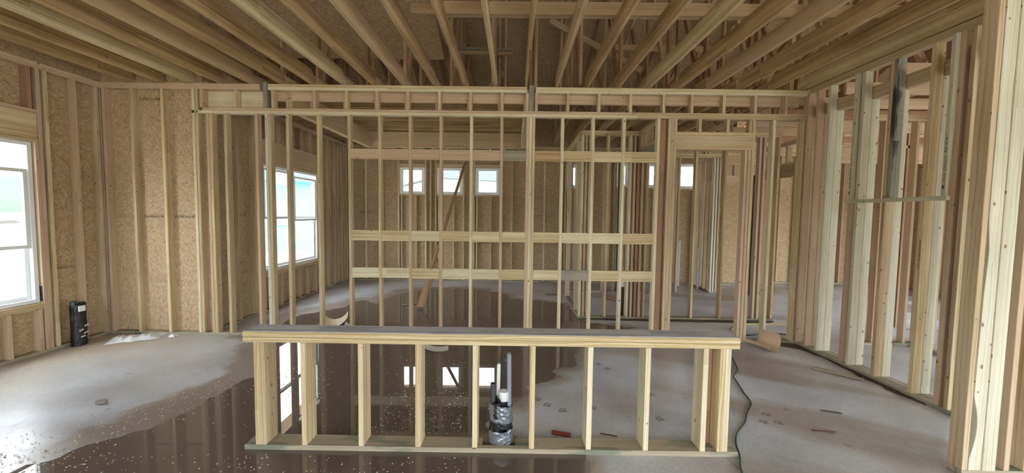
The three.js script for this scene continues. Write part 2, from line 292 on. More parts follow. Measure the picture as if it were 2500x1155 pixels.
// ---------------------------------------------------------------- wall_partition: the open stud wall across the room
{
  const w = structure('wall_partition', 'open stud partition across the room with three rows of flat blocking', 'wall');
  const z0 = ZP, z1 = ZP + D4, yp = 3.0, s0 = 3.076;
  for (const [a, b] of [[-4.16, 1.93], [3.13, 3.93]]) S(w, 'sole_plate', a, b, 0, T, z0, z1, W.t);
  // lower double plate, in two lengths
  S(w, 'top_plate', -4.30, 1.62, yp, yp + T, z0, z1, W.c); S(w, 'top_plate', 1.622, 3.90, yp, yp + T, z0, z1, W.y2);
  S(w, 'top_plate', -4.16, 1.55, yp + T, s0, z0, z1, W.p); S(w, 'top_plate', 1.552, 3.88, yp + T, s0, z0, z1, W.y2);
  // upper double plate with its two gaps, where posts pass through
  const y1 = TOP - 2 * T;
  for (const [a, b] of [[-3.28, 0.15], [0.265, 3.9]]) { S(w, 'top_plate', a, b, y1, y1 + T, z0, z1, W.c); S(w, 'top_plate', a, b, y1 + T, TOP, z0, z1, W.y); }
  S(w, 'post', -3.36, -3.30, s0, TOP + 0.03, z0 + 0.02, z1, W.o); S(w, 'post', 0.18, 0.245, s0, TOP + 0.03, z0 + 0.02, z1, W.o);
  const px = (x) => (x - 1254) / 182.2;
  for (const x of [490, 574, 664, 765, 842, 916, 991, 1067, 1142, 1218, 1279, 1301, 1377, 1452, 1528, 1608, 1675, 1752, 1828, 1901]) S(w, 'cripple_stud', px(x), px(x) + T, s0, y1, z0, z1, pick(['p', 'y2', 'p', 'y']));
  // a board and short blocks behind the upper cripples
  S(w, 'backer_board', -3.26, 0.12, y1 - 0.12, y1, z1, z1 + T, W.p); S(w, 'backer_board', 0.28, 3.8, y1 - 0.12, y1, z1, z1 + T, W.p);
  S(w, 'backer_board', -4.2, -3.40, s0, y1, z1, z1 + T, W.c);
  for (const x of [750, 831, 908, 982, 1058, 1135, 1211]) S(w, 'blocking', px(x), px(x) + 0.03, s0, y1 - 0.12, z1 + 0.002, z1 + T, W.p);
  // studs
  const full = [[-4.115, 'p'], [-4.075, 'y'], [-3.88, 'y2'], [-3.465, 'p'], [-3.33, 'g'], [-3.29, 'y2'], [-3.05, 'y2'], [-2.64, 'y'], [-2.228, 'y2'], [-1.822, 'y'], [-1.416, 'p'], [-1.005, 'p'], [-0.6, 'c'], [-0.196, 'p'],
    [0.15, 'p'], [0.189, 'c'], [0.228, 'y'], [0.612, 'c'], [1.02, 'c'], [1.43, 'c'], [1.885, 'c'], [3.145, 'y'], [3.41, 'c'], [3.79, 'y'], [2.03, 'y2'], [2.069, 'y2']];
  for (const [x, m] of full) S(w, 'stud', x, x + T, T, yp, z0, z1, W[m]);
  S(w, 'stud', 1.925, 2.02, 0, yp, z1 - T, z1, W.r);                                  // stud set flat behind the pocket
  S(w, 'jack_stud', 2.108, 2.108 + T, 0, 2.60, z0, z1, W.y2); S(w, 'jack_stud', 3.10, 3.10 + T, 0, 2.60, z0, z1, W.p); S(w, 'jack_stud', 3.055, 3.055 + T, 0, 2.60, z0, z1, W.p);
  S(w, 'header_plate', 2.108, 3.145, 2.60, 2.60 + T, z0, z1, W.l); S(w, 'header', 2.108, 3.145, 2.638, 2.795, z0, z0 + T, W.y2); S(w, 'header', 2.108, 3.145, 2.638, 2.795, z1 - T, z1, W.y2);
  S(w, 'header_plate', 2.108, 3.145, 2.795, 2.795 + T, z0, z1, W.y);
  for (const x of [2.11, 2.43, 2.80, 3.10]) S(w, 'cripple_stud', x, x + T, 2.833, yp, z0, z1, pick(['y2', 'p']));
  S(w, 'post', 3.84, 3.93, T, TOP - T, z0 - 0.03, z0 + 0.06, W.p);
  // blocking rows
  const xs = full.map((f) => f[0]).filter((x) => x > -2.3 && x < 1.9 && x !== 0.189 && x !== 0.228);
  for (const [yb, tones] of [[2.42, 'pppppojyyy'], [1.332, 'yycyyyyccy'], [0.822, 'ccyccyyoyy']]) for (let k = 0; k + 1 < xs.length; k++) {
    const a = xs[k] + (xs[k] === 0.15 ? 0.117 : T), b = xs[k + 1]; if (b - a < 0.06) continue;
    S(w, 'blocking', a, b, yb + rr(-0.004, 0.004), yb + D6, z0 + 0.002, z0 + T, W[tones[k % 10]]);
  }
}
// ---------------------------------------------------------------- half wall in the foreground
{
  const w = group('half_wall', 'low framed half wall standing in the puddle in the foreground', 'half wall');
  const z0 = 2.66, z1 = z0 + D6, y1 = 0.785;
  w.position.set(-0.15, 0, -(z0 + z1) / 2); const G = new THREE.Group(); // children are placed in room coordinates, then shifted to the base
  const s = new THREE.Shape([[-1.91, 0], [1.62, 0], [1.62, D6], [0.03, D6], [0.03, 0.042], [-0.21, 0.042], [-0.21, D6], [-1.91, D6]].map((p) => new THREE.Vector2(...p)));
  const sg = new THREE.ExtrudeGeometry(s, { depth: T - 0.004, bevelEnabled: true, bevelThickness: 0.002, bevelSize: 0.002, bevelOffset: -0.002, bevelSegments: 1 });
  sg.rotateX(-Math.PI / 2); { const uv = sg.attributes.uv, p = sg.attributes.position; for (let k = 0; k < uv.count; k++) uv.setXY(k, p.getX(k) / 2.4, (p.getZ(k) + p.getY(k)) / 0.28); }
  part(w, 'sole_plate', sg, W.t, [0, 0.002, z0]);
  S(w, 'top_plate', -1.905, 1.60, y1, y1 + T - 0.001, z0, z1, W.y); const tp = S(w, 'top_plate', -1.905, 1.60, y1 + T, y1 + 2 * T, z0, z1, W.y); tp.userData.label = 'upper top plate, weathered grey on top';
  const tw = S(w, 'weathered_board', -1.90, 1.595, y1 + 2 * T, y1 + 2 * T + 0.004, z0 + 0.004, z1 + 0.03, W.b);
  for (const [x, m] of [[-1.83, 'y'], [-1.791, 'y2'], [-1.498, 'y'], [-1.091, 'y'], [-0.685, 'y'], [-0.279, 'y'], [0.128, 'y'], [0.534, 'c'], [0.941, 'c'], [1.347, 'c'], [1.466, 'y'], [1.505, 'c']]) S(w, 'stud', x, x + T, T, y1, z0 + 0.001, z1, W[m]);
  S(w, 'stud', 1.39, 1.462, T, y1, z1 - T, z1, W.r);
  for (const c of w.children) { c.position.x += 0.15; c.position.z += (z0 + z1) / 2; }
}
console.log('front built');

// ---------------------------------------------------------------- wall_right: double stud wall towards the rooms on the right
{
  const w = structure('wall_right', 'double row stud wall on the right with a low fur-down rail', 'wall');
  const xa = 3.84, xb = xa + D4, xc = xb + D4;
  S(w, 'sole_plate', xa, xb - 0.001, 0, T, 3.2, ZP, W.t); S(w, 'sole_plate', xb, xc, 0, T, 3.2, ZP, W.t);
  S(w, 'top_plate', xa, xb, 3.33, 3.33 + T, 2.4, ZP - 0.04, W.y2); S(w, 'top_plate', xa, xb, 3.33 + T, 3.406, 2.4, ZP - 0.04, W.y);
  S(w, 'rim_joist', xa - 0.005, xa + T, 3.41, 3.594, -3.4, ZP + 0.05, W.j);
  S(w, 'header', xb + 0.005, xb + 0.005 + T, 3.03, 3.17, 2.6, ZP, W.y2); S(w, 'header', xc - T, xc, 3.03, 3.17, 2.6, ZP, W.p);
  for (const [z, m, m2] of [[4.80, 'g', 'g'], [4.99, 'p', 'y2'], [4.43, 'p', 'g'], [4.34, 'g', 'g'], [4.02, 'y2', 'g'], [3.63, 'y', 'g'], [3.40, 'p', 'p'], [3.32, 'y2', 'p']]) {
    S(w, 'stud', xa, xb - 0.001, T, 3.33, z, z + T, W[m]); S(w, 'stud', xb, xc, T, 3.03, z, z + T, W[m2]);
  }
  const ms = S(w, 'stud', xa + 0.001, xb - 0.001, 1.93, 3.33, 3.978, 3.978 + T, W.m); ms.userData.label = 'dark mildewed stud piece';
  // fur-down rail nailed across the studs
  S(w, 'rail', xa - T, xa, 1.885, 1.925, 3.42, 4.46, W.g); 
  for (const z of [4.39, 3.435]) S(w, 'furring_strip', xa - T, xa, 1.925, 3.33, z, z + T, W.g);
}
const BARK = wood(14, 0x6b4636, 0x3d2a22, { contrast: 1, knots: 3, blotch: 0.5, blotchCol: 0x3a2c26 });
// ---------------------------------------------------------------- post cluster at the right edge with the wall it starts
{
  const w = structure('wall_right_front', 'wall end at the right edge with pale barky posts', 'wall');
  const z0 = 2.50;
  S(w, 'sole_plate', 3.02, 5.2, 0, T, z0, z0 + D4, W.t);
  S(w, 'stud', 3.02, 3.058, T, 3.33, z0, z0 + D4, W.y2);
  { // barky stud: its left edge wanders in and out where the bark was
    const s = new THREE.Shape(), n = 120; s.moveTo(3.150, T); s.lineTo(3.150, 3.33);
    for (let k = n; k >= 0; k--) { const y = T + (3.33 - T) * k / n, wane = 0.034 * Math.max(0, Math.sin((y - 0.12) * 7.2)) * clamp((0.62 - y) * 6) + 0.018 * clamp((noise(y * 2.6, 0.5, 81) - 0.35) * 2.2) * clamp((y - 0.6) * 5) * clamp((1.75 - y) * 4); s.lineTo(3.064 + wane + 0.002 * noise(y * 30, 1.5, 83), y); }
    const g = new THREE.ExtrudeGeometry(s, { depth: T - 0.004, bevelEnabled: true, bevelThickness: 0.002, bevelSize: 0.002, bevelOffset: -0.002, bevelSegments: 1 }), uv = g.attributes.uv, p = g.attributes.position;
    for (let k = 0; k < uv.count; k++) uv.setXY(k, p.getY(k) / 2.4 + 0.4, (p.getX(k) + p.getZ(k)) / 0.28 + 0.1);
    part(w, 'barky_stud', g, W.g, [0, 0, z0 + T - 0.002]);
  } S(w, 'stud', 3.152, 3.240, T, 3.33, z0 - 0.005, z0 + T, W.g);
  S(w, 'stud', 3.062, 3.110, T, 3.33, z0 + T + 0.002, z0 + D4, BARK);
  for (const [x, m] of [[3.30, 'p'], [3.43, 'y2'], [3.84, 'g'], [4.25, 'g'], [4.66, 'y']]) S(w, 'stud', x, x + T, T, 3.33, z0, z0 + D4, W[m]);
  plates(w, 'x', 3.02, 5.2, z0, z0 + D4, 3.33, ['y2', 'c']);
}
// ---------------------------------------------------------------- ceiling joists over the front room
{
  const c = structure('ceiling', 'bare ceiling joists over the front room', 'ceiling');
  const s = new THREE.Shape(); const zA = -3.5, zE = ZP + 0.10, h = 0.184;
  s.moveTo(zA, 0); s.lineTo(zE, 0); s.lineTo(zE, h * 0.45); s.lineTo(zE - 0.11, h); s.lineTo(zA, h); s.closePath();
  const geos = [];
  for (let v = 0; v < 5; v++) {
    const g = new THREE.ExtrudeGeometry(s, { depth: T - 0.006, bevelEnabled: true, bevelThickness: 0.003, bevelSize: 0.003, bevelOffset: -0.003, bevelSegments: 1 });
    g.rotateY(Math.PI / 2); g.translate(0.003, 0, 0);
    const uv = g.attributes.uv, p = g.attributes.position; for (let k = 0; k < uv.count; k++) uv.setXY(k, p.getZ(k) / 2.4 + v * 0.23, (p.getY(k) + p.getX(k)) / 0.28 + v * 0.41);
    geos.push(g);
  }
  for (let k = -12; k <= 12; k++) { const x = -1.099 + 0.4064 * (k - 0) ; const X = x; if (X < -5.3 || X > 3.82) continue; part(c, 'joist', geos[(k + 20) % 5], [W.j, W.y, W.j, W.l, W.j][(k + 24) % 5], [X, TOP + 0.008 + rr(-0.003, 0.003), 0]); }
  // strongback lying across the joists
  S(c, 'strongback', -1.0, 3.8, 3.594, 3.68, 3.74, 3.74 + T, W.l); S(c, 'strongback', -0.7, 3.8, 3.594, 3.594 + D6, 3.78, 3.78 + T, W.p);
}
console.log('ceiling built');

// ---------------------------------------------------------------- back room: left wall, back wall
const XB = -4.16, ZB = 9.65;
{
  const w = structure('wall_back_room_left', 'left outside wall of the back room with a paired window', 'wall');
  const x1 = XB, x0 = XB - D4, zA = ZP + D4, zB = ZB + D4, y1 = TOP - 2 * T, wz0 = 6.42, wz1 = 8.22, sill = 0.68, head = 2.5;
  S(w, 'sole_plate', x0, x1, 0, T, zA, zB, W.t); plates(w, 'z', zA, zB, x0, x1, y1, ['p', 'r', 'y2']);
  for (const z of [5.40, 5.80, 6.19]) S(w, 'stud', x0, x1, T, y1, z, z + T, pick(['p', 'r', 'y2']));
  for (const z of [8.62, 8.7, 8.95, 9.1, 9.3, 9.42, 9.6]) S(w, 'stud', x0, x1, T, y1, z, z + T, pick(['p', 'r', 'p', 'y2']));
  for (const z of [wz0 - 0.08, wz1 + 0.045]) S(w, 'stud', x0, x1, T, y1, z, z + T, W.p);
  for (const z of [wz0 - 0.04, wz1 + 0.004]) S(w, 'jack_stud', x0, x1, T, head, z, z + T, W.p);
  S(w, 'sill_plate', x0, x1, sill - T, sill, wz0, wz1, W.y2); S(w, 'sill_plate', x0, x1, sill - 2 * T, sill - T, wz0, wz1, W.p);
  for (let z = 6.55; z < 8.2; z += 0.3) S(w, 'cripple_stud', x0, x1, T, sill - 2 * T, z, z + T, pick(['p', 'y2', 'p']));
  for (const d of [0, 0.048]) S(w, 'header', x0 + d, x0 + d + T, head + 0.04, head + 0.36, wz0 - 0.05, wz1 + 0.05, W.l);
  S(w, 'header_plate', x0, x1, head, head + T, wz0 - 0.05, wz1 + 0.05, W.y2); S(w, 'header_plate', x0, x1, head + 0.36, head + 0.36 + T, wz0 - 0.05, wz1 + 0.05, W.p);
  for (let z = 6.5; z < 8.3; z += 0.34) S(w, 'cripple_stud', x0, x1, head + 0.40, y1, z, z + T, pick(['p', 'y2', 'r']));
  sheets(zA, zB + 0.02, 0, TOP + 0.05, [[wz0, wz1, sill, head]], (a0, a1, b0, b1) => panel(w, x0 - 0.012, x0, b0, b1, a0, a1), 1.1);
  const hw = (wz1 - wz0) / 2;
  windowUnit('nearer window of the white pair in the back room left wall', [x1 - 0.075, sill + 0.005, wz0 + hw / 2], Math.PI / 2, hw - 0.005, head - sill - 0.01, [[0.045, 0.93, -0.018], [0.89, 1.76, 0.018]]);
  windowUnit('farther window of the white pair in the back room left wall', [x1 - 0.075, sill + 0.005, wz0 + hw * 1.5], Math.PI / 2, hw - 0.005, head - sill - 0.01, [[0.045, 0.93, -0.018], [0.84, 1.70, 0.018]]);
}
const SMALL = [[-2.87, -2.235], [-1.94, -1.287], [-0.981, -0.363]];
{
  const w = structure('wall_back', 'far wall of strand panels with a row of small square windows', 'wall');
  const z0 = ZB, z1 = ZB + D4, y1 = TOP - 2 * T, xE = 5.6;
  S(w, 'sole_plate', XB, xE, 0, T, z0, z1, W.t); plates(w, 'x', XB, xE, z0, z1, y1);
  const holes = SMALL.map(([a, b]) => [a, b, 2.18, 2.85]).concat([[1.30, 1.60, 2.38, 2.96], [2.55, 2.85, 2.42, 3.02], [3.28, 3.62, 2.42, 3.02], [4.05, 4.72, 2.40, 3.02]]);
  const inHole = (x) => holes.find((h) => x + T > h[0] - 0.01 && x < h[1] + 0.01);
  const xs = []; for (let x = XB + 0.02; x < xE; x += 0.4064) xs.push(x);
  for (const h of holes) {
    for (const x of [h[0] - T - 0.002, h[1] + 0.002]) S(w, 'stud', x, x + T, T, y1, z0, z1, pick(['y', 'c', 'y']));
    S(w, 'sill_plate', h[0], h[1], h[2] - T, h[2], z0, z1, W.p); S(w, 'header', h[0], h[1], h[3], h[3] + D4, z0, z1, pick(['p', 'y2']));
    for (const f of [0.05, 0.62]) { const x = h[0] + f * (h[1] - h[0]); S(w, 'cripple_stud', x, x + T, T, h[2] - T, z0, z1, pick(['p', 'y2', 'y'])); }
    windowUnit('', [(h[0] + h[1]) / 2, h[2] + 0.003, z0 + 0.06], Math.PI, h[1] - h[0] - 0.006, h[3] - h[2] - 0.006, [[0.03, h[3] - h[2] - 0.036, 0]]);
  }
  const wl = ['leftmost small square window of the far wall', 'middle one of the three small square windows behind the partition', 'small square window just left of the partition triple stud', 'narrow small window glimpsed between studs right of the triple stud', 'narrow small window seen behind the green stud', 'small bright window seen beside the pocket stud of the partition', 'small bright window seen through the framed doorway'];
  scene.children.filter((o) => /^window_/.test(o.name) && o.userData.label === '').forEach((o, k) => { o.userData.label = wl[k]; });
  for (const x of xs) if (!inHole(x)) S(w, 'stud', x, x + T, T, y1, z0, z1, pick(['c', 'y', 'y2', 'c']));
  sheets(XB - 0.1, xE, 0, TOP + 0.05, holes, (a0, a1, b0, b1) => panel(w, a0, a1, b0, b1, z1, z1 + 0.012), 0.6);
}
// back room ceiling: joists across, two beams and the cross beam
{
  const c = structure('ceiling_back_room', 'back room ceiling of cross joists with dropped beams', 'ceiling');
  for (let z = 5.9; z < 9.7; z += 0.4064) S(c, 'joist', XB, 0.3, TOP + 0.008, TOP + 0.192, z, z + T, W.j);
  for (let k = -8; k < 3; k++) { const x = -1.099 + 0.4064 * k; if (x > XB) S(c, 'joist', x, x + T, TOP + 0.006, TOP + 0.146, ZP + 0.1, 5.9, W.y2); }
  for (let k = 5; k < 12; k++) { const x = -1.099 + 0.4064 * k; S(c, 'joist', x, x + T, TOP + 0.008, TOP + 0.192, ZP + 0.12, 9.64, W.j); }
  for (const d of [0, 0.047]) S(c, 'beam', -3.05 - d, -3.005 - d, 3.07, 3.385, ZP + D4, 8.06, W.l);
  for (const d of [0, 0.047]) S(c, 'beam', 0.13 + d, 0.175 + d, 3.07, 3.385, ZP + D4, 8.06, W.c);
  for (const d of [0, 0.047]) S(c, 'cross_beam', -3.10, 0.222, 3.07, 3.385, 8.062 + d, 8.107 + d, W.l);
  for (let x = -2.9; x < 0.1; x += 0.33) S(c, 'joist', x, x + T, 3.20, 3.38, 8.16, 9.64, W.y2);
}
console.log('back room built');

// ---------------------------------------------------------------- inner walls behind the partition, right half
{
  const w = structure('wall_hall', 'inner stud wall with a corner beyond the partition, standing in mud', 'wall');
  const z0 = 6.30, z1 = z0 + D4, t = 3.0;
  S(w, 'sole_plate', 1.08, 4.3, 0, T, z0, z1, W.t); S(w, 'sole_plate', 1.08, 1.08 + D4, 0, T, z1, 8.35, W.t);
  plates(w, 'x', 1.08, 4.3, z0, z1, t); plates(w, 'z', z1, 8.35, 1.08, 1.08 + D4, t);
  for (const [x, m] of [[1.085, 'c'], [1.14, 'p'], [1.20, 'p'], [1.50, 'y'], [1.86, 'c'], [1.93, 'p'], [1.99, 'r'], [2.06, 'p'], [2.14, 'y2'], [2.55, 'y2'], [2.93, 'y'], [3.40, 'y2'], [3.95, 'p'], [4.02, 'p'], [4.25, 'y']]) S(w, 'stud', x, x + T, T, t, z0, z1, W[m]);
  for (const z of [6.75, 7.9]) S(w, 'stud', 1.08, 1.08 + D4, T, t, z, z + T, pick(['c', 'p', 'y2', 'c']));
}
{
  const w = structure('wall_doorway_side', 'short inner wall with a doorway header running back from the partition', 'wall');
  const x0 = 2.0, x1 = x0 + D4, za = ZP + D4, zb = 6.30, t = 3.0;
  plates(w, 'z', za, zb, x0, x1, t); S(w, 'header', x0, x0 + T, 2.60, 2.76, za, zb - 0.04, W.o); S(w, 'header', x1 - T, x1, 2.60, 2.76, za, zb - 0.04, W.o); S(w, 'header_plate', x0, x1, 2.76, 2.76 + T, za, zb - 0.04, W.y2);
  for (const z of [5.3, 5.6, 5.9, 6.2]) S(w, 'cripple_stud', x0, x1, 2.80, t, z, z + T, pick(['p', 'r', 'y2']));
}
{
  const w = structure('wall_bath', 'farther stud walls with green wrapped board glimpsed through the framing', 'wall');
  const t = 3.0;
  plates(w, 'x', 1.17, 4.5, 8.5, 8.5 + D4, t); S(w, 'sole_plate', 1.17, 2.9, 0, T, 8.5, 8.5 + D4, W.t);
  for (const [x, m] of [[1.25, 'r'], [1.62, 'r'], [1.95, 'p'], [2.20, 'y2'], [2.62, 'p'], [2.85, 'r'], [3.6, 'p'], [4.36, 'g'], [4.42, 'g'], [4.48, 'p']]) S(w, 'stud', x, x + T, T, t, 8.5, 8.5 + D4, W[m]);
  plates(w, 'z', 8.6, ZB, 4.42, 4.42 + D4, t); S(w, 'sole_plate', 4.42, 4.42 + D4, 0, T, 8.6, ZB, W.t);
  for (const z of [8.75, 8.95, 9.2, 9.4]) S(w, 'stud', 4.42, 4.42 + D4, T, t, z, z + T, pick(['g', 'p', 'y2']));
  S(w, 'header', 4.53, 5.4, 2.42, 2.62, 8.5, 8.54, W.p); S(w, 'header_plate', 4.53, 5.4, 2.85, 2.89, 8.5, 8.59, W.y2);
  for (const x of [4.8, 5.1, 5.34]) S(w, 'cripple_stud', x, x + T, 2.62, 2.85, 8.5, 8.59, W.p);
  const GREEN = new THREE.MeshStandardMaterial({ color: 0x2f5a49, roughness: 0.7 });
  const gb = S(w, 'green_board', 2.27, 2.36, T, 2.9, 8.42, 8.5, GREEN); gb.userData.label = 'narrow green wrapped board';
  const gc = S(w, 'green_board', 5.17, 5.36, 0.0, 2.62, 8.36, 8.45, new THREE.MeshStandardMaterial({ color: 0x234a38, roughness: 0.7 })); gc.userData.label = 'dark green wrapped board';
  S(w, 'stud', 5.57, 5.61, 0, t, 8.46, 8.55, W.p); S(w, 'stud', 5.62, 5.66, 0, t, 8.46, 8.55, W.p);
}
{
  const w = structure('wall_closet', 'stud wall with a tilted looking doorway header beyond the corner post', 'wall');
  const x0 = 4.88, x1 = x0 + D4, t = 3.0;
  plates(w, 'z', 6.4, 7.9, x0, x1, t); for (const z of [6.4, 6.46, 7.78, 7.84]) S(w, 'stud', x0, x1, 0, z === 6.46 || z === 7.78 ? 2.43 : t, z, z + T, pick(['p', 'y2']));
  S(w, 'header', x0, x0 + T, 2.44, 2.66, 6.44, 7.84, W.j); S(w, 'header', x1 - T, x1, 2.44, 2.66, 6.44, 7.84, W.j); S(w, 'header_plate', x0, x1, 2.66, 2.66 + T, 6.44, 7.84, W.y2);
  for (const z of [6.6, 7.0, 7.4]) S(w, 'cripple_stud', x0, x1, 2.70, t, z, z + T, W.p);
}
// outside walls round the right-hand rooms, and the wall behind the camera with its open patio doorway
const XR = 9.6, ZC = 10.0;
{
  const w = structure('wall_far_right', 'sunlit strand panel walls of the far right rooms', 'wall');
  S(w, 'sole_plate', 5.6, XR, 0, T, ZC, ZC + D4, W.t); plates(w, 'x', 5.6, XR, ZC, ZC + D4, TOP - 2 * T);
  for (let x = 5.62; x < XR; x += 0.4064) S(w, 'stud', x, x + T, T, TOP - 2 * T, ZC, ZC + D4, pick(['r', 'p']));
  sheets(5.55, XR + 0.1, 0, TOP + 0.05, [], (a0, a1, b0, b1) => panel(w, a0, a1, b0, b1, ZC + D4, ZC + D4 + 0.012), 0.9);
  panel(w, 5.588, 5.6, 0, TOP, ZB + D4, ZC + D4);
  const holes = [[3.0, 7.2, 0.05, 2.5], [-2.2, 1.2, 0.05, 2.5]];
  S(w, 'sole_plate', XR, XR + D4, 0, T, -3.6, ZC, W.t); plates(w, 'z', -3.6, ZC, XR, XR + D4, TOP - 2 * T);
  for (let z = -3.5; z < ZC; z += 0.4064) if (!holes.some((h) => z > h[0] - 0.04 && z < h[1])) S(w, 'stud', XR, XR + D4, T, TOP - 2 * T, z, z + T);
  for (const h of holes) S(w, 'header', XR, XR + D4, h[3], h[3] + 0.28, h[0], h[1], W.l);
  sheets(-3.6, ZC + 0.1, 0, TOP + 0.05, holes, (a0, a1, b0, b1) => panel(w, XR + D4, XR + D4 + 0.012, b0, b1, a0, a1), 0.9);
}
{
  const w = structure('wall_behind_camera', 'wall behind the viewpoint with wide patio door openings', 'wall');
  const z0 = -3.6, holes = [[-4.3, -2.3, 0.05, 2.5], [-0.3, 2.1, 0.05, 2.6], [4.2, 7.8, 0.05, 2.7]];
  S(w, 'sole_plate', -5.6, XR, 0, T, z0, z0 + D4, W.t); plates(w, 'x', -5.6, XR, z0, z0 + D4, TOP - 2 * T);
  for (let x = -5.5; x < XR; x += 0.4064) if (!holes.some((h) => x > h[0] - 0.04 && x < h[1])) S(w, 'stud', x, x + T, T, TOP - 2 * T, z0, z0 + D4);
  for (const h of holes) S(w, 'header', h[0], h[1], h[3], h[3] + 0.28, z0, z0 + D4, W.l);
  sheets(-5.7, XR + 0.1, 0, TOP + 0.05, holes, (a0, a1, b0, b1) => panel(w, a0, a1, b0, b1, z0 - 0.012, z0), 0.4);
}
{
  const w = structure('wall_pantry', 'stud walls of the room seen through the right wall', 'wall');
  const t = 3.0;
  S(w, 'sole_plate', 4.7, 5.5, 0, T, 5.15, 5.15 + D4, W.t); plates(w, 'x', 4.7, 5.5, 5.15, 5.15 + D4, t);
  for (const [x, m] of [[4.72, 'p'], [4.86, 'p'], [5.28, 'p'], [5.46, 'p']]) S(w, 'stud', x, x + T, T, t, 5.15, 5.15 + D4, W[m]);
  S(w, 'sole_plate', 5.41, 5.41 + D4, 0, T, 2.6, 5.15, W.t); plates(w, 'z', 2.6, 5.15, 5.41, 5.41 + D4, t);
  for (const z of [4.95, 4.78, 4.4, 4.0, 3.6, 3.2, 2.8]) S(w, 'stud', 5.41, 5.41 + D4, T, t, z, z + T, pick(['p', 'y2', 'r', 'p']));
  S(w, 'header', 4.3, 6.3, 2.55, 2.78, 5.9, 5.94, W.p); S(w, 'header_plate', 4.3, 6.3, 2.78, 2.82, 5.88, 5.97, W.y2); S(w, 'header_plate', 4.3, 6.3, 3.0, 3.04, 5.88, 5.97, W.p);
  for (const x of [4.32, 4.9, 5.9, 6.26]) S(w, 'stud', x, x + T, x === 4.9 ? 2.82 : T, 3.0, 5.88, 5.97, W.r);
  for (let z = 3.0; z < 9.9; z += 0.61) S(w, 'ceiling_joist', 4.05, XR, TOP - 0.15, TOP - 0.01, z, z + T, pick(['p', 'r', 'y2']));
}
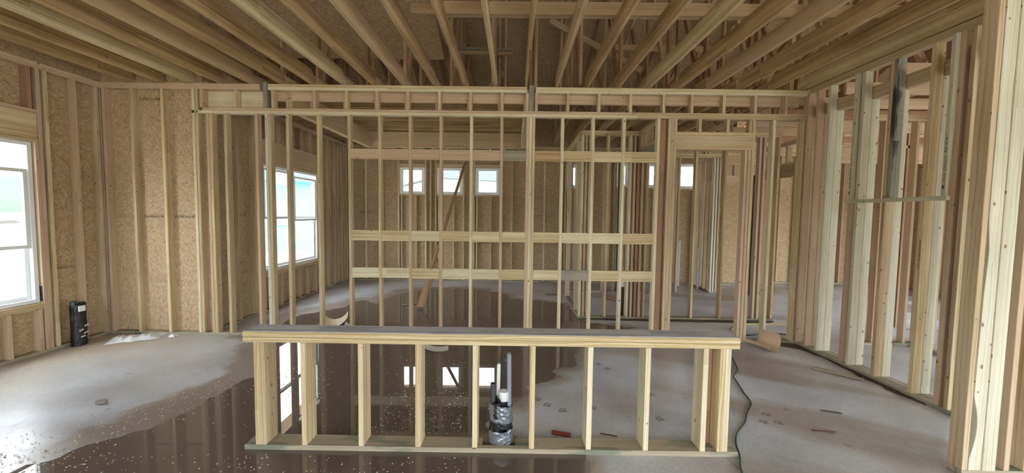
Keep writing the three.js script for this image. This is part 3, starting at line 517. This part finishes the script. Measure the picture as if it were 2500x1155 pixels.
// ---------------------------------------------------------------- roof: sheathing, trusses, gable ends
const RZ = 3.0, RY = 7.1, EZ1 = 11.4, EZ0 = -5.4, EY = 3.5;
const roofY = (z) => z > RZ ? RY - (z - RZ) * (RY - EY) / (EZ1 - RZ) : RY - (RZ - z) * (RY - EY) / (RZ - EZ0);
{
  const r = structure('roof', 'underside of the roof: strand panels, rafters and truss webs above the joists', 'roof');
  const X0 = -6.3, X1 = 10.3;
  for (const [za, zb] of [[RZ, EZ1], [RZ, EZ0]]) {
    const len = Math.hypot(zb - za, EY - RY), n = Math.ceil(len / 1.22);
    for (let k = 0; k < n; k++) {
      const f0 = k / n, f1 = (k + 1) / n, A = [0, RY + (EY - RY) * f0, za + (zb - za) * f0], B = [0, RY + (EY - RY) * f1, za + (zb - za) * f1];
      for (let x = X0 - (k % 2) * 1.22; x < X1; x += 2.44) {
        const a = Math.max(x, A[2] > 5.2 ? -4.3 : X0), b = Math.min(x + 2.44, X1); if (b - a < 0.05) continue;
        const mid = new THREE.Vector3((a + b) / 2, (A[1] + B[1]) / 2, -(A[2] + B[2]) / 2), along = new THREE.Vector3(0, B[1] - A[1], -(B[2] - A[2])).normalize(), xx = new THREE.Vector3(1, 0, 0), nn = xx.clone().cross(along);
        const m = shade(new THREE.Mesh(osbGeo(b - a, len / n, 0.012), OSB2)); m.name = 'sheathing_panel'; m.position.copy(mid); m.quaternion.setFromRotationMatrix(new THREE.Matrix4().makeBasis(xx, along, nn)); r.add(m);
      }
    }
  }
  // trusses running back over the rear rooms
  for (let k = 0; k < 23; k++) {
    const x = -4.0 + 0.61 * k, m = () => pick(['p', 'r', 'y2', 'r', 'j']);
    const y = (z) => roofY(z) - 0.10;
    beam(r, 'truss_chord', [x, y(RZ), RZ], [x, y(EZ1 - 0.3), EZ1 - 0.3], T, D4, m());
    if (k % 2) beam(r, 'truss_chord', [x, y(RZ), RZ], [x, y(EZ0 + 0.3), EZ0 + 0.3], T, D4, m());
    if (x > 3.9) S(r, 'truss_chord', x, x + T, TOP + 0.01, TOP + 0.01 + D4, ZP + 0.12, 10.2, m());
    const b = TOP + 0.14, zs = k % 2 ? [5.7, 6.7, 7.7, 9.2] : [5.5, 6.4, 7.3, 8.8];
    for (let i = 0; i < zs.length; i++) {
      if (x < 0.3 && i > 2) continue;
      beam(r, 'truss_web', [x + T / 2, b, zs[i]], [x + T / 2, y(zs[i]) - 0.03, zs[i]], T, D4, m(), [0, 0, 1]);
      if (i + 1 < zs.length) beam(r, 'truss_web', [x + T / 2, b, zs[i] + 0.08], [x + T / 2, y(zs[i + 1]) - 0.05, zs[i + 1] - 0.05], T, D4, m(), [0, 0, 1]);
    }
  }
  // lower deck of strand panels over the front room, rising towards the viewer
  { const za = 5.95, ya = 4.03, zb = 1.6, yb = 6.0, len = Math.hypot(zb - za, yb - ya), n = 4;
    for (let k = 0; k < n; k++) for (let x = -5.55 - (k % 2) * 1.22; x < -1.2; x += 2.44) {
      const a = Math.max(x, -5.55), b = Math.min(x + 2.44, -1.08); if (b - a < 0.05) continue;
      const f = (k + 0.5) / n, along = new THREE.Vector3(0, yb - ya, za - zb).normalize(), xx = new THREE.Vector3(1, 0, 0);
      const m = shade(new THREE.Mesh(osbGeo(b - a, len / n, 0.012), k % 2 ? OSB : OSB2)); m.name = 'sheathing_panel'; m.position.set((a + b) / 2, ya + (yb - ya) * f, -(za + (zb - za) * f)); m.quaternion.setFromRotationMatrix(new THREE.Matrix4().makeBasis(xx, along, xx.clone().cross(along))); r.add(m);
    } }
  // closing panels above the outside walls
  for (let x = -6.3; x < -4.25; x += 1.1) panel(r, x, Math.min(x + 1.1, -4.24), TOP + 0.02, roofY(5.35) - 0.06, 5.29, 5.302, OSB2);
  for (let z = 5.3; z < 9.7; z += 1.22) { const z1 = Math.min(z + 1.22, 9.74); panel(r, -4.26, -4.248, TOP + 0.05, roofY(z) - 0.01, z, z1, OSB2); }
  for (let x = -4.25; x < 5.5; x += 2.44) panel(r, x, Math.min(x + 2.44, 5.6), TOP + 0.05, roofY(9.76) - 0.03, 9.74, 9.752, OSB2);
  for (let x = 5.6; x < 9.6; x += 2.44) panel(r, x, Math.min(x + 2.44, 9.7), TOP + 0.05, roofY(10.1) - 0.03, 10.09, 10.102, OSB2);
  for (let z = -3.6; z < 5.2; z += 2.44) panel(r, -5.632, -5.62, TOP + 0.05, 3.8, z, Math.min(z + 2.44, 5.3), OSB2);
  for (let x = -5.6; x < 9.6; x += 2.44) panel(r, x, Math.min(x + 2.44, 9.7), TOP + 0.05, roofY(-3.6) - 0.03, -3.612, -3.6, OSB2);
  // single members that show between the joists
  beam(r, 'truss_chord', [1.47, 4.47, 6.5], [3.35, 4.45, 6.5], T, D4, W.l); beam(r, 'brace', [0.55, 4.86, 6.45], [2.05, 4.08, 6.45], T, D4, W.y2);
  beam(r, 'plank', [-1.15, 4.38, 6.4], [-0.06, 4.36, 6.4], 0.1, T, W.o); beam(r, 'plank', [-1.1, 4.34, 6.42], [-0.06, 4.32, 6.42], T, 0.06, W.l);
  for (const [x, m] of [[-0.27, 'y2'], [-0.17, 'p'], [-0.9, 'y2'], [0.25, 'p'], [0.75, 'y2']]) beam(r, 'truss_web', [x, 3.42, 6.55], [x, 5.3, 6.55], T, D4, W[m], [0, 0, 1]);
  beam(r, 'brace', [-1.5, 5.0, 6.6], [-0.75, 3.45, 6.3], T, D6, W.r); beam(r, 'brace', [-0.2, 4.1, 6.6], [-0.75, 3.45, 6.6], T, D4, W.p);
  // gable ends
  for (const [gx, open] of [[-5.62, false], [XR + 0.1, true]]) for (let z = -3.6; z < 9.9; z += 1.22) {
    const z1 = Math.min(z + 1.22, 10.1), h = Math.min(roofY(z), roofY(z1)) - 0.02; if (h < 3.5) continue;
    panel(r, gx, gx + 0.012, TOP + 0.05, h, z, z1, OSB2);
  }
}
console.log('roof built');

// ---------------------------------------------------------------- water on the slab
const WATER = new THREE.MeshPhysicalMaterial({ color: new THREE.Color().setRGB(0.138, 0.116, 0.097), roughness: 0.012, ior: 1.6, metalness: 0 });
function puddle(pts, label, y = 0.003, jag = 0.13, category = 'puddle', mat = WATER) {
  const P = []; for (let k = 0; k < pts.length; k++) { const a = pts[k], b = pts[(k + 1) % pts.length], n = Math.max(2, Math.ceil(Math.hypot(a[0] - b[0], a[1] - b[1]) / 0.05)); for (let i = 0; i < n; i++) { const t = i / n, x = a[0] + (b[0] - a[0]) * t, z = a[1] + (b[1] - a[1]) * t; P.push(new THREE.Vector2(x + jag * 2 * (fbm(x * 5, z * 5, 301, 4) - 0.5), z + jag * 2 * (fbm(x * 5, z * 5, 331, 4) - 0.5))); } }
  const g = new THREE.ExtrudeGeometry(new THREE.Shape(P), { depth: y, bevelEnabled: false }); g.rotateX(-Math.PI / 2);
  return single('puddle', g, mat, label, category, { kind: 'stuff' });
}
// floor points seen at pixel positions were worked out beforehand (x, z in metres)
puddle(MAIN, 'large muddy puddle spreading from the foreground under the partition into the back room');
puddle([[-5.2, 2.35], [-4.7, 2.55], [-4.2, 2.52], [-4.15, 2.3], [-4.35, 2.1], [-4.9, 2.0]], 'small puddle at the lower left corner', 0.002, 0.1);
puddle([[0.65, 8.2], [0.85, 8.3], [1.0, 8.22], [0.9, 8.08], [0.72, 8.08]], 'dark little puddle in front of the hall wall corner', 0.002, 0.03);
puddle([[4.2, 8.0], [4.5, 8.3], [4.95, 8.2], [4.8, 7.9], [4.4, 7.85]], 'small dark puddle seen through the framed doorway', 0.002, 0.04);

// ---------------------------------------------------------------- things on the floor
const plain = (c, r = 0.6, m = 0) => new THREE.MeshStandardMaterial({ color: c, roughness: r, metalness: m });
const BLACK = plain(0x17191c, 0.45), PVC = plain(0xe8eaec, 0.35), CONDUIT = plain(0x8b95a3, 0.4), TAPE = plain(0x868b92, 0.32, 0.5), STEEL = plain(0x4c4f54, 0.4, 0.4);
function pipe(r, h, mat, parent, name, x, z, y = 0, lean = [0, 0], wall = 0.003) {      // open pipe with a rim
  const pts = [[r - wall, 0], [r, 0], [r, h - 0.002], [r - 0.001, h], [r - wall, h], [r - wall, h * 0.6]].map((p) => new THREE.Vector2(Math.max(p[0], 0.0005), p[1]));
  const m = part(parent, name, new THREE.LatheGeometry(pts, 22), mat, [x, y, z]); m.rotation.set(-lean[1], 0, -lean[0]); return m;
}
function wrap(rx, rz, h, mat, parent, name, x, z, y, s) {                                // crinkled band of tape or plastic
  const g = new THREE.CylinderGeometry(1, 1, h, 72, 22, true), p = g.attributes.position;
  for (let k = 0; k < p.count; k++) { const a = Math.atan2(p.getZ(k), p.getX(k)), yy = p.getY(k), q = 1 + 0.2 * (fbm(Math.cos(a) * 4 + yy * 25 + 9, Math.sin(a) * 4 + yy * 60, s, 4) - 0.5); p.setXYZ(k, Math.cos(a) * rx * q, yy + 0.012 * Math.sin(a * 1 + s), Math.sin(a) * rz * q); }
  g.computeVertexNormals(); const m = part(parent, name, g, mat, [x, y + h / 2, z]); mat.side = THREE.DoubleSide; return m;
}
{
  const g = group('pipe_cluster', 'taped cluster of black, white and grey plumbing pipes behind the half wall', 'pipes'); g.position.set(-0.075, 0, -2.765);
  pipe(0.047, 0.36, BLACK, g, 'sleeve', 0.0, 0.015); pipe(0.036, 0.34, BLACK, g, 'sleeve', -0.03, -0.02);
  pipe(0.038, 0.055, PVC, g, 'white_cap', 0.018, 0.0, 0.345, [0, 0], 0.03); const lid = part(g, 'white_cap', new THREE.CylinderGeometry(0.034, 0.04, 0.014, 26), PVC, [0.018, 0.404, 0]);
  pipe(0.019, 0.475, STEEL, g, 'dark_pipe', -0.062, -0.012, 0, [0, 0]); { const wp = pipe(0.0135, 0.595, PVC, g, 'white_pipe', -0.03, 0.05, 0, [0.012, 0]); part(wp, 'pipe_end', new THREE.TorusGeometry(0.014, 0.006, 8, 16), STEEL, [0, 0.595, 0]); }
  { const cd = pipe(0.0165, 0.685, CONDUIT, g, 'conduit', 0.062, 0.0, 0, [-0.012, 0]); part(cd, 'conduit_cap', new THREE.SphereGeometry(0.015, 14, 10), TAPE, [0, 0.688, 0]); }
  wrap(0.085, 0.06, 0.125, TAPE, g, 'tape_band', -0.002, 0.0, 0.19, 5); wrap(0.088, 0.064, 0.105, TAPE, g, 'tape_band', -0.002, 0.0, 0.035, 9); wrap(0.082, 0.058, 0.06, BLACK, g, 'plastic_wrap', -0.002, 0.0, 0.14, 12);
}
{
  const g = group('pipe_stub', 'black plastic wrapped pipe stub with a white tag against the left wall', 'pipe'); g.position.set(-5.43, 0, -4.72);
  wrap(0.065, 0.075, 0.52, BLACK, g, 'plastic_wrap', 0, 0, 0, 21); pipe(0.03, 0.56, STEEL, g, 'pipe', -0.02, -0.03); pipe(0.03, 0.54, BLACK, g, 'pipe', 0.01, 0.035);
  const t = part(g, 'white_tag', cbox(0.012, 0.07, 0.075, 0.003), PVC, [0.062, 0.47, -0.01]); t.rotation.z = 0.05;
  for (const [y, z] of [[0.2, -0.03], [0.16, 0.02], [0.25, 0.03], [0.12, -0.01]]) { const q = part(g, 'torn_tape', cbox(0.006, 0.018, 0.05, 0.002), plain(0xc9cdd2, 0.4), [0.066, y, z]); q.rotation.x = rr(-0.4, 0.4); }
}
function crumple(name, label, cat, x, z, w, d, h, mat, s, turn = 0) {
  const g = new THREE.PlaneGeometry(w, d, 36, 30), p = g.attributes.position;
  for (let k = 0; k < p.count; k++) { const u = p.getX(k), v = p.getY(k), e = clamp(Math.min(1 - Math.abs(u) / (w / 2), 1 - Math.abs(v) / (d / 2)) * 2.5), q = Math.abs(fbm(u * 9, v * 9, s, 4) - 0.5) * 2; p.setXYZ(k, u + 0.05 * (noise(u * 12, v * 12, s + 1) - 0.5), v + 0.05 * (noise(u * 12, v * 12, s + 2) - 0.5), 0.004 + h * e * (0.25 + 0.9 * q)); }
  g.rotateX(-Math.PI / 2); g.rotateY(turn); g.computeVertexNormals(); mat.side = THREE.DoubleSide;
  const m = single(name, g, mat, label, cat); m.position.set(x, 0, -z); return m;
}
crumple('plastic_sheet', 'crumpled white plastic sheet on the floor in the left corner', 'plastic', -4.98, 4.98, 0.55, 0.26, 0.10, plain(0xd5d8da, 0.45), 41, 0.5);
crumple('plastic_scrap', 'small white plastic scrap nearest the corner of the return wall', 'plastic', -4.58, 5.1, 0.12, 0.08, 0.06, plain(0xe2e4e6, 0.4), 47, 0.2);
single('cord', tube([[2.78, 0.008, 4.9], [2.703, 0.008, 4.69], [2.58, 0.008, 4.35], [2.50, 0.008, 4.18], [2.38, 0.008, 4.05], [2.33, 0.008, 3.9], [2.26, 0.008, 3.67], [2.2, 0.008, 3.45], [2.062, 0.008, 3.278], [1.93, 0.008, 3.1], [1.787, 0.008, 2.956], [1.69, 0.008, 2.8], [1.64, 0.008, 2.669], [1.55, 0.008, 2.49], [1.5, 0.008, 2.1], [1.42, 0.008, 1.5]], 0.0065, 160), plain(0x24443a, 0.5), 'dark green extension cord winding past the right end of the half wall', 'cord');
single('hose', tube([[3.3, 0.01, 5.75], [3.6, 0.01, 6.02], [4.0, 0.01, 6.1], [4.5, 0.01, 6.08], [5.2, 0.01, 6.2]], 0.011, 60), plain(0xcdbf8c, 0.5), 'pale yellow hose lying beyond the doorway', 'hose');
single('cord', tube([[3.0, 0.008, 5.55], [3.4, 0.008, 5.5], [3.75, 0.008, 5.6], [4.2, 0.008, 5.55], [4.6, 0.008, 5.7]], 0.009, 60), plain(0x1c1c1d, 0.5), 'black cord on the floor just beyond the doorway', 'cord');
function curl(name, label, cat, x, z, turn, r, arc, len, mat, tilt = 0) {                 // curled sheet lying on its belly
  const nA = 28, nL = 6, P = [], I = [], UV = [];
  for (let i = 0; i <= nA; i++) for (let k = 0; k <= nL; k++) { const t = i / nA, a = -Math.PI / 2 + (t - 0.35) * arc, rad = r * (1 + 0.5 * t), l = (k / nL - 0.5) * len * (1 - 0.25 * t); P.push(Math.cos(a) * rad, Math.sin(a) * rad + r, l); UV.push(t, k / nL); }
  for (let i = 0; i < nA; i++) for (let k = 0; k < nL; k++) { const o = i * (nL + 1) + k; I.push(o, o + nL + 1, o + 1, o + 1, o + nL + 1, o + nL + 2); }
  const g = new THREE.BufferGeometry(); g.setAttribute('position', new THREE.Float32BufferAttribute(P, 3)); g.setAttribute('uv', new THREE.Float32BufferAttribute(UV, 2)); g.setIndex(I); g.computeVertexNormals(); g.computeBoundingBox(); g.translate(0, -g.boundingBox.min.y + 0.001, 0);
  mat.side = THREE.DoubleSide; const m = single(name, g, mat, label, cat); m.position.set(x, 0.0045, -z); m.rotation.set(0, turn, tilt); return m;
}
curl('cardboard_sheet', 'curled tan cardboard sheet on the floor before the right corner post', 'cardboard', 3.28, 4.98, 0.35, 0.10, 3.4, 0.36, plain(0xc9ae90, 0.8));
curl('cardboard_sheet', 'torn cream cardboard lying behind the left half of the partition', 'cardboard', -2.78, 5.82, 0.4, 0.16, 2.0, 0.5, plain(0xd9c7a8, 0.8));
curl('paper_sheet', 'white paper sheet floating in the puddle behind the half wall', 'paper', -1.05, 4.72, 0.2, 0.3, 0.9, 0.22, plain(0xdad5cb, 0.8));
curl('paper_sheet', 'small white paper in the puddle just behind the partition', 'paper', -2.38, 5.55, 0.3, 0.25, 0.8, 0.2, plain(0xe2ddd2, 0.8));
{
  const g = group('brace_board', 'long brown board leaning from the back room floor up to the small windows', 'board'); g.position.set(-1.68, 0, -6.77);
  beam(g, 'board', [0.0, 0.03, 0.0], [0.48, 2.95, 2.72], 0.06, T, W.r); beam(g, 'short_board', [0.05, 0.03, 0.0], [0.19, 0.75, 0.68], 0.07, T, W.j, [0.3, 1, 0]);
}
function stick(label, A, B, w, h, mat) { const g = beam(scene, 'wood_stick', A, B, w, h, mat); const n = names.wood_stick === undefined ? (names.wood_stick = 0, 'wood_stick') : 'wood_stick_' + String(++names.wood_stick).padStart(3, '0'); g.name = n; g.userData = { label, category: 'stick' }; return g; }
stick('flat rough board lying along the foot of the right wall', [3.44, 0.012, 4.31], [3.72, 0.012, 4.0], 0.06, 0.018, W.o);
stick('short red-brown stick behind the half wall sole plate', [0.318, 0.012, 2.925], [0.46, 0.012, 2.885], 0.03, 0.02, plain(0x7a3227, 0.7));
stick('thin pale stick on the floor at the lower left', [-4.0, 0.006, 2.55], [-4.15, 0.006, 2.78], 0.014, 0.01, W.c);
stick('wood splinter floating in the back room puddle', [-2.05, 0.012, 7.0], [-1.82, 0.02, 7.15], 0.03, 0.01, W.o);
stick('thin dark sliver behind the half wall to the right', [0.70, 0.006, 2.93], [0.82, 0.006, 2.89], 0.01, 0.006, BARK);
stick('thin dark sliver on the bare slab right of the cord', [2.42, 0.005, 3.02], [2.6, 0.005, 3.0], 0.01, 0.006, BARK);
stick('small dark splinter on the slab before the right wall', [2.75, 0.005, 3.35], [2.9, 0.005, 3.3], 0.012, 0.006, BARK);
stick('reddish plank lying on the floor in the far bath', [1.95, 0.03, 8.0], [2.35, 0.03, 7.1], 0.09, 0.04, W.r);
{
  const g = new THREE.IcosahedronGeometry(0.034, 2), p = g.attributes.position; for (let k = 0; k < p.count; k++) { const q = 0.75 + 0.5 * noise(p.getX(k) * 30 + 5, p.getY(k) * 30 + p.getZ(k) * 17, 61); p.setXYZ(k, p.getX(k) * q * 1.2, p.getY(k) * q * 0.6, p.getZ(k) * q); }
  g.computeVertexNormals(); const m = single('stone', g, plain(0x8d857b, 0.9), 'single grey stone chip on the slab left of the puddle', 'stone'); m.position.set(-3.61, 0.018, -3.28);
}
function standpipe(label, x, z, h, hb, r) { const g = group('standpipe', label, 'pipe'); g.position.set(x, 0, -z); if (hb > 0) wrap(r * 1.5, r * 1.5, hb, BLACK, g, 'plastic_wrap', 0, 0, 0, Math.round(x * 10)); pipe(r, h, PVC, g, 'white_pipe', 0, 0); part(g, 'cap', new THREE.CylinderGeometry(r * 1.15, r * 1.15, 0.03, 18), hb > 0 ? BLACK : PVC, [0, h + 0.005, 0]); return g; }
standpipe('black wrapped white standpipe on the floor beyond the right door stud', 4.32, 6.45, 0.52, 0.36, 0.035);
standpipe('tall black wrapped pipe among the hall wall studs', 1.86, 6.5, 0.62, 0.5, 0.04);
standpipe('thin white pipe rising beside the far bath studs', 4.36, 9.05, 0.95, 0, 0.035);
standpipe('second thin white pipe farther back left of the far bath studs', 4.05, 9.4, 1.1, 0, 0.03);
// mud washed against the inner sole plates
const MUD = plain(0x4b4037, 0.75);
for (const [pts, label] of [[[[1.15, 6.29], [1.6, 6.22], [2.3, 6.2], [3.2, 6.18], [4.2, 6.2], [4.3, 6.29]], 'dark mud strip washed against the hall wall sole plate'], [[[3.3, 5.17], [3.75, 4.95], [3.82, 4.5], [3.78, 4.0], [3.83, 3.5], [3.838, 4.2], [3.838, 5.1]], 'thin dirt along the foot of the right wall']]) {
  const P = pts.map((p) => new THREE.Vector2(...p)), c = new THREE.CatmullRomCurve3(pts.map((p) => new THREE.Vector3(p[0], 0, p[1])), true).getPoints(120).map((v) => new THREE.Vector2(v.x + 0.04 * (noise(v.x * 9, v.z * 9, 71) - 0.5), v.z + 0.03 * (noise(v.x * 9, v.z * 9, 73) - 0.5)));
  const g = new THREE.ExtrudeGeometry(new THREE.Shape(c), { depth: 0.006, bevelEnabled: true, bevelThickness: 0.004, bevelSize: 0.01, bevelSegments: 2 }); g.rotateX(-Math.PI / 2); single('mud', g, MUD, label, 'mud', { kind: 'stuff' });
}
// wood chips and flecks floating on the water and lying round it
{
  const g = cbox(0.011, 0.002, 0.006, 0.0005), N = 2200, im = new THREE.InstancedMesh(g, plain(0xe4dfd6, 0.6), N), M = new THREE.Matrix4(), q = new THREE.Quaternion(), col = new THREE.Color();
  for (let k = 0; k < N; k++) {
    let x, z; const t = rnd();
    if (t < 0.32) { x = rr(-3.9, -0.3); z = rr(2.0, 2.6); } else if (t < 0.55) { const a = rnd(); x = -3.6 + a * 1.1 + rr(-0.35, 0.35); z = 2.3 + a * 1.6 + rr(-0.25, 0.25); } else if (t < 0.72) { x = -0.75 + rr(-0.35, 0.35); z = rr(2.85, 3.6); } else if (t < 0.92) { x = rr(-2.4, 0.1); z = rr(2.8, 4.6); } else { x = rr(-2.5, 0.6); z = rr(5.3, 7.5); }
    q.setFromEuler(new THREE.Euler(rr(-0.25, 0.25), rr(0, 6.3), rr(-0.25, 0.25))); const s = rr(0.35, 1.25); M.compose(new THREE.Vector3(x, 0.005, -z), q, new THREE.Vector3(s, 1, s)); im.setMatrixAt(k, M);
    const v = rnd(); im.setColorAt(k, v < 0.6 ? col.setRGB(0.85, 0.83, 0.8) : v < 0.85 ? col.setRGB(0.5, 0.42, 0.33) : col.setRGB(0.2, 0.15, 0.11));
  }
  im.name = 'wood_chips'; im.userData = { label: 'pale wood chips and flecks scattered over the muddy water', category: 'debris', kind: 'stuff' }; im.castShadow = im.receiveShadow = true; scene.add(im);
}
// ---------------------------------------------------------------- writing
function printTex(w, h, draw) { const c = document.createElement('canvas'); c.width = w; c.height = h; const g = c.getContext('2d'); g.clearRect(0, 0, w, h); draw(g); const t = new THREE.CanvasTexture(c); t.colorSpace = THREE.SRGBColorSpace; return t; }
function printOn(parent, name, tex, w, h, pos, rot) {
  const m = new THREE.Mesh(new THREE.PlaneGeometry(w, h), new THREE.MeshStandardMaterial({ map: tex, transparent: true, roughness: 0.8, polygonOffset: true, polygonOffsetFactor: -1, polygonOffsetUnits: -1 }));
  m.name = name; m.position.set(pos[0], pos[1], -pos[2]); m.rotation.set(rot[0], rot[1], rot[2], 'YXZ'); parent.add(m); return m;
}
const byName = (n) => scene.getObjectByName(n);
const marker = (text, star) => printTex(512, 64, (g) => { g.fillStyle = '#1d1a17'; g.font = 'italic 44px sans-serif'; g.textBaseline = 'middle'; if (star) { g.beginPath(); for (let k = 0; k < 10; k++) { const a = -Math.PI / 2 + k * Math.PI / 5, r = k % 2 ? 9 : 23; g.lineTo(26 + r * Math.cos(a), 32 + r * Math.sin(a)); } g.fill(); } g.fillText(text, star ? 64 : 8, 34, star ? 440 : 500); });
{
  const w = byName('wall_right'), furr = marker("Fur Down To 9'4\"", true), fridge = marker('UPF REFRIGERATOR', false);
  printOn(w, 'marker_writing', furr, 0.62, 0.036, [3.84 - T - 0.0012, 2.28, 3.435 + T / 2], [0, -Math.PI / 2, Math.PI / 2]);
  printOn(w, 'marker_writing', furr, 0.62, 0.036, [3.84 - T - 0.0012, 2.28, 4.39 + T / 2], [0, -Math.PI / 2, Math.PI / 2]);
  printOn(w, 'marker_writing', fridge, 0.36, 0.036, [3.84 - 0.0012, 1.42, 3.63 + T / 2], [0, -Math.PI / 2, Math.PI / 2]);
  printOn(byName('wall_partition'), 'marker_writing', marker('2668', false), 0.16, 0.03, [3.119, 1.25, ZP - 0.0012], [0, 0, -Math.PI / 2]);
}
{
  // faint factory print on the strand panels, unreadable at this distance
  const stamp = (s, bold) => printTex(256, 64, (g) => { g.fillStyle = bold ? 'rgba(40,30,22,0.8)' : 'rgba(60,44,30,0.6)'; for (let r = 0; r < 3; r++) for (let k = 0; k < 26; k++) if (hash(k, r, s) > 0.25) g.fillRect(6 + k * 9.4, 8 + r * 18, 3 + hash(k, r, s + 1) * 4, (bold && r === 1 ? 13 : 5) + hash(k, r, s + 2) * 4); });
  const a = stamp(5, true), b = stamp(8, false), c = stamp(13, true);
  const L = byName('wall_left'), Rt = byName('wall_return'), Bk = byName('wall_back'), Bl = byName('wall_back_room_left');
  for (const [z, y, t] of [[4.72, 1.72, b], [4.75, 0.98, a], [5.02, 1.72, b], [4.72, 2.6, b]]) printOn(L, 'panel_print', t, 0.2, 0.06, [-5.52 - D4 + 0.0015, y, z], [0, Math.PI / 2, 0]);
  for (const [x, y, t] of [[-4.92, 1.62, a], [-4.5, 1.62, a], [-4.9, 0.72, b], [-4.5, 0.72, b], [-5.3, 1.62, b], [-4.92, 3.2, c]]) printOn(Rt, 'panel_print', t, 0.32, 0.06, [x, y, ZP + D4 - 0.0015], [0, 0, 0]);
  for (const [x, y, t] of [[-3.75, 1.72, a], [-3.4, 1.72, b], [-2.45, 1.7, b], [-1.9, 1.68, c], [-1.5, 1.7, b], [-0.75, 0.98, a], [-2.4, 0.98, c], [-0.2, 0.96, b], [0.55, 1.68, c], [0.9, 1.68, b]]) printOn(Bk, 'panel_print', t, 0.3, 0.075, [x, y, ZB + D4 - 0.0015], [0, 0, 0]);
  for (const [z, y, t] of [[5.6, 1.65, b], [6.0, 1.65, a], [6.75, 0.5, c], [6.0, 0.75, b]]) printOn(Bl, 'panel_print', t, 0.2, 0.06, [XB - D4 + 0.0015, y, z], [0, Math.PI / 2, 0]);
  const hw = byName('half_wall'), scr = printTex(256, 32, (g) => { g.strokeStyle = '#23201e'; g.lineWidth = 2.5; g.beginPath(); for (let k = 0; k < 40; k++) { const x = 6 + k * 6 + (k > 18 ? 12 : 0), y = 16 + 9 * (hash(k, 1, 91) - 0.5) * 2; (k === 0 || k === 19 || k === 22) ? g.moveTo(x, y) : g.lineTo(x, y); } g.stroke(); });
  printOn(hw, 'marker_writing', scr, 0.4, 0.03, [0.15 - 0.05, 0.867, 0], [-Math.PI / 2, 0, 0]);
}
// flashing tape corners beside the windows
{
  const FT = plain(0x23262b, 0.5);
  S(byName('wall_left'), 'flashing_tape', -5.60, -5.53, 0.62, 0.80, 4.4515, 4.4535, FT); S(byName('wall_back_room_left'), 'flashing_tape', XB - 0.08, XB - 0.01, 0.70, 0.86, 8.2205, 8.2225, FT);
}

// ---------------------------------------------------------------- outside
{
  const g = new THREE.PlaneGeometry(900, 900, 1, 1); g.rotateX(-Math.PI / 2); g.translate(0, -0.35, 0);
  single('ground', g, new THREE.MeshStandardMaterial({ color: 0xbdb6a8, roughness: 0.95 }), 'pale bare ground of the building site outside', 'ground', { kind: 'structure' });
  const P = [], I = [], n = 160; for (let k = 0; k <= n; k++) { const a = Math.PI * 2 * k / n, h = 5 + 22 * fbm(k * 0.11 % 17.6, 2.2, 501, 3) , c = Math.cos(a), s = Math.sin(a); P.push(c * 300, -1, s * 300, c * 330, h, s * 330, c * 390, -1, s * 390); if (k < n) { const o = k * 3; for (const q of [0, 1]) I.push(o + q, o + q + 3, o + q + 1, o + q + 1, o + q + 3, o + q + 4); } }
  const hg = new THREE.BufferGeometry(); hg.setAttribute('position', new THREE.Float32BufferAttribute(P, 3)); hg.setIndex(I); hg.computeVertexNormals();
  single('hills', hg, new THREE.MeshStandardMaterial({ color: new THREE.Color().setRGB(0.04, 0.07, 0.042), roughness: 1 }), 'wooded hills far outside the left window', 'hills', { kind: 'structure' });
}
function house(label, x, z, w, d, h, wall, roof, turn = 0) {
  const g = group('neighbour_house', label, 'house'); g.position.set(x, -0.35, -z); g.rotation.y = turn;
  const M = new THREE.MeshStandardMaterial({ color: wall, roughness: 0.8 }), R = new THREE.MeshStandardMaterial({ color: roof, roughness: 0.9 });
  const b = shade(new THREE.Mesh(new THREE.BoxGeometry(w, h, d), M)); b.name = 'wall'; b.position.y = h / 2; g.add(b);
  const s = new THREE.Shape([[-w / 2 - 0.4, 0], [w / 2 + 0.4, 0], [0, w * 0.24]].map((p) => new THREE.Vector2(...p))), rg = new THREE.ExtrudeGeometry(s, { depth: d + 0.8, bevelEnabled: false }); rg.translate(0, h, -(d + 0.8) / 2);
  const rf = shade(new THREE.Mesh(rg, R)); rf.name = 'roof'; g.add(rf);
  for (const q of [-0.28, 0.1, 0.32]) { const m = shade(new THREE.Mesh(new THREE.BoxGeometry(0.9, 1.3, 0.1), new THREE.MeshStandardMaterial({ color: 0x59646b, roughness: 0.3 }))); m.name = 'house_window'; m.position.set(w * q, h * 0.55, d / 2 + 0.03); g.add(m); }
}
house('half-built teal wrapped house outside the paired window', -17, 20, 9, 8, 3.6, 0x5da3a6, 0x4c9194, 0.9);
house('pale house far outside the left window', -95, 62, 12, 9, 3.2, 0x9c9a96, 0x4a4543, 1.2);
house('grey roofed house behind the small back windows', -2.5, 30, 10, 9, 4.2, 0x8e9499, 0x50565c, 0.5);

renderer.render(scene, camera);
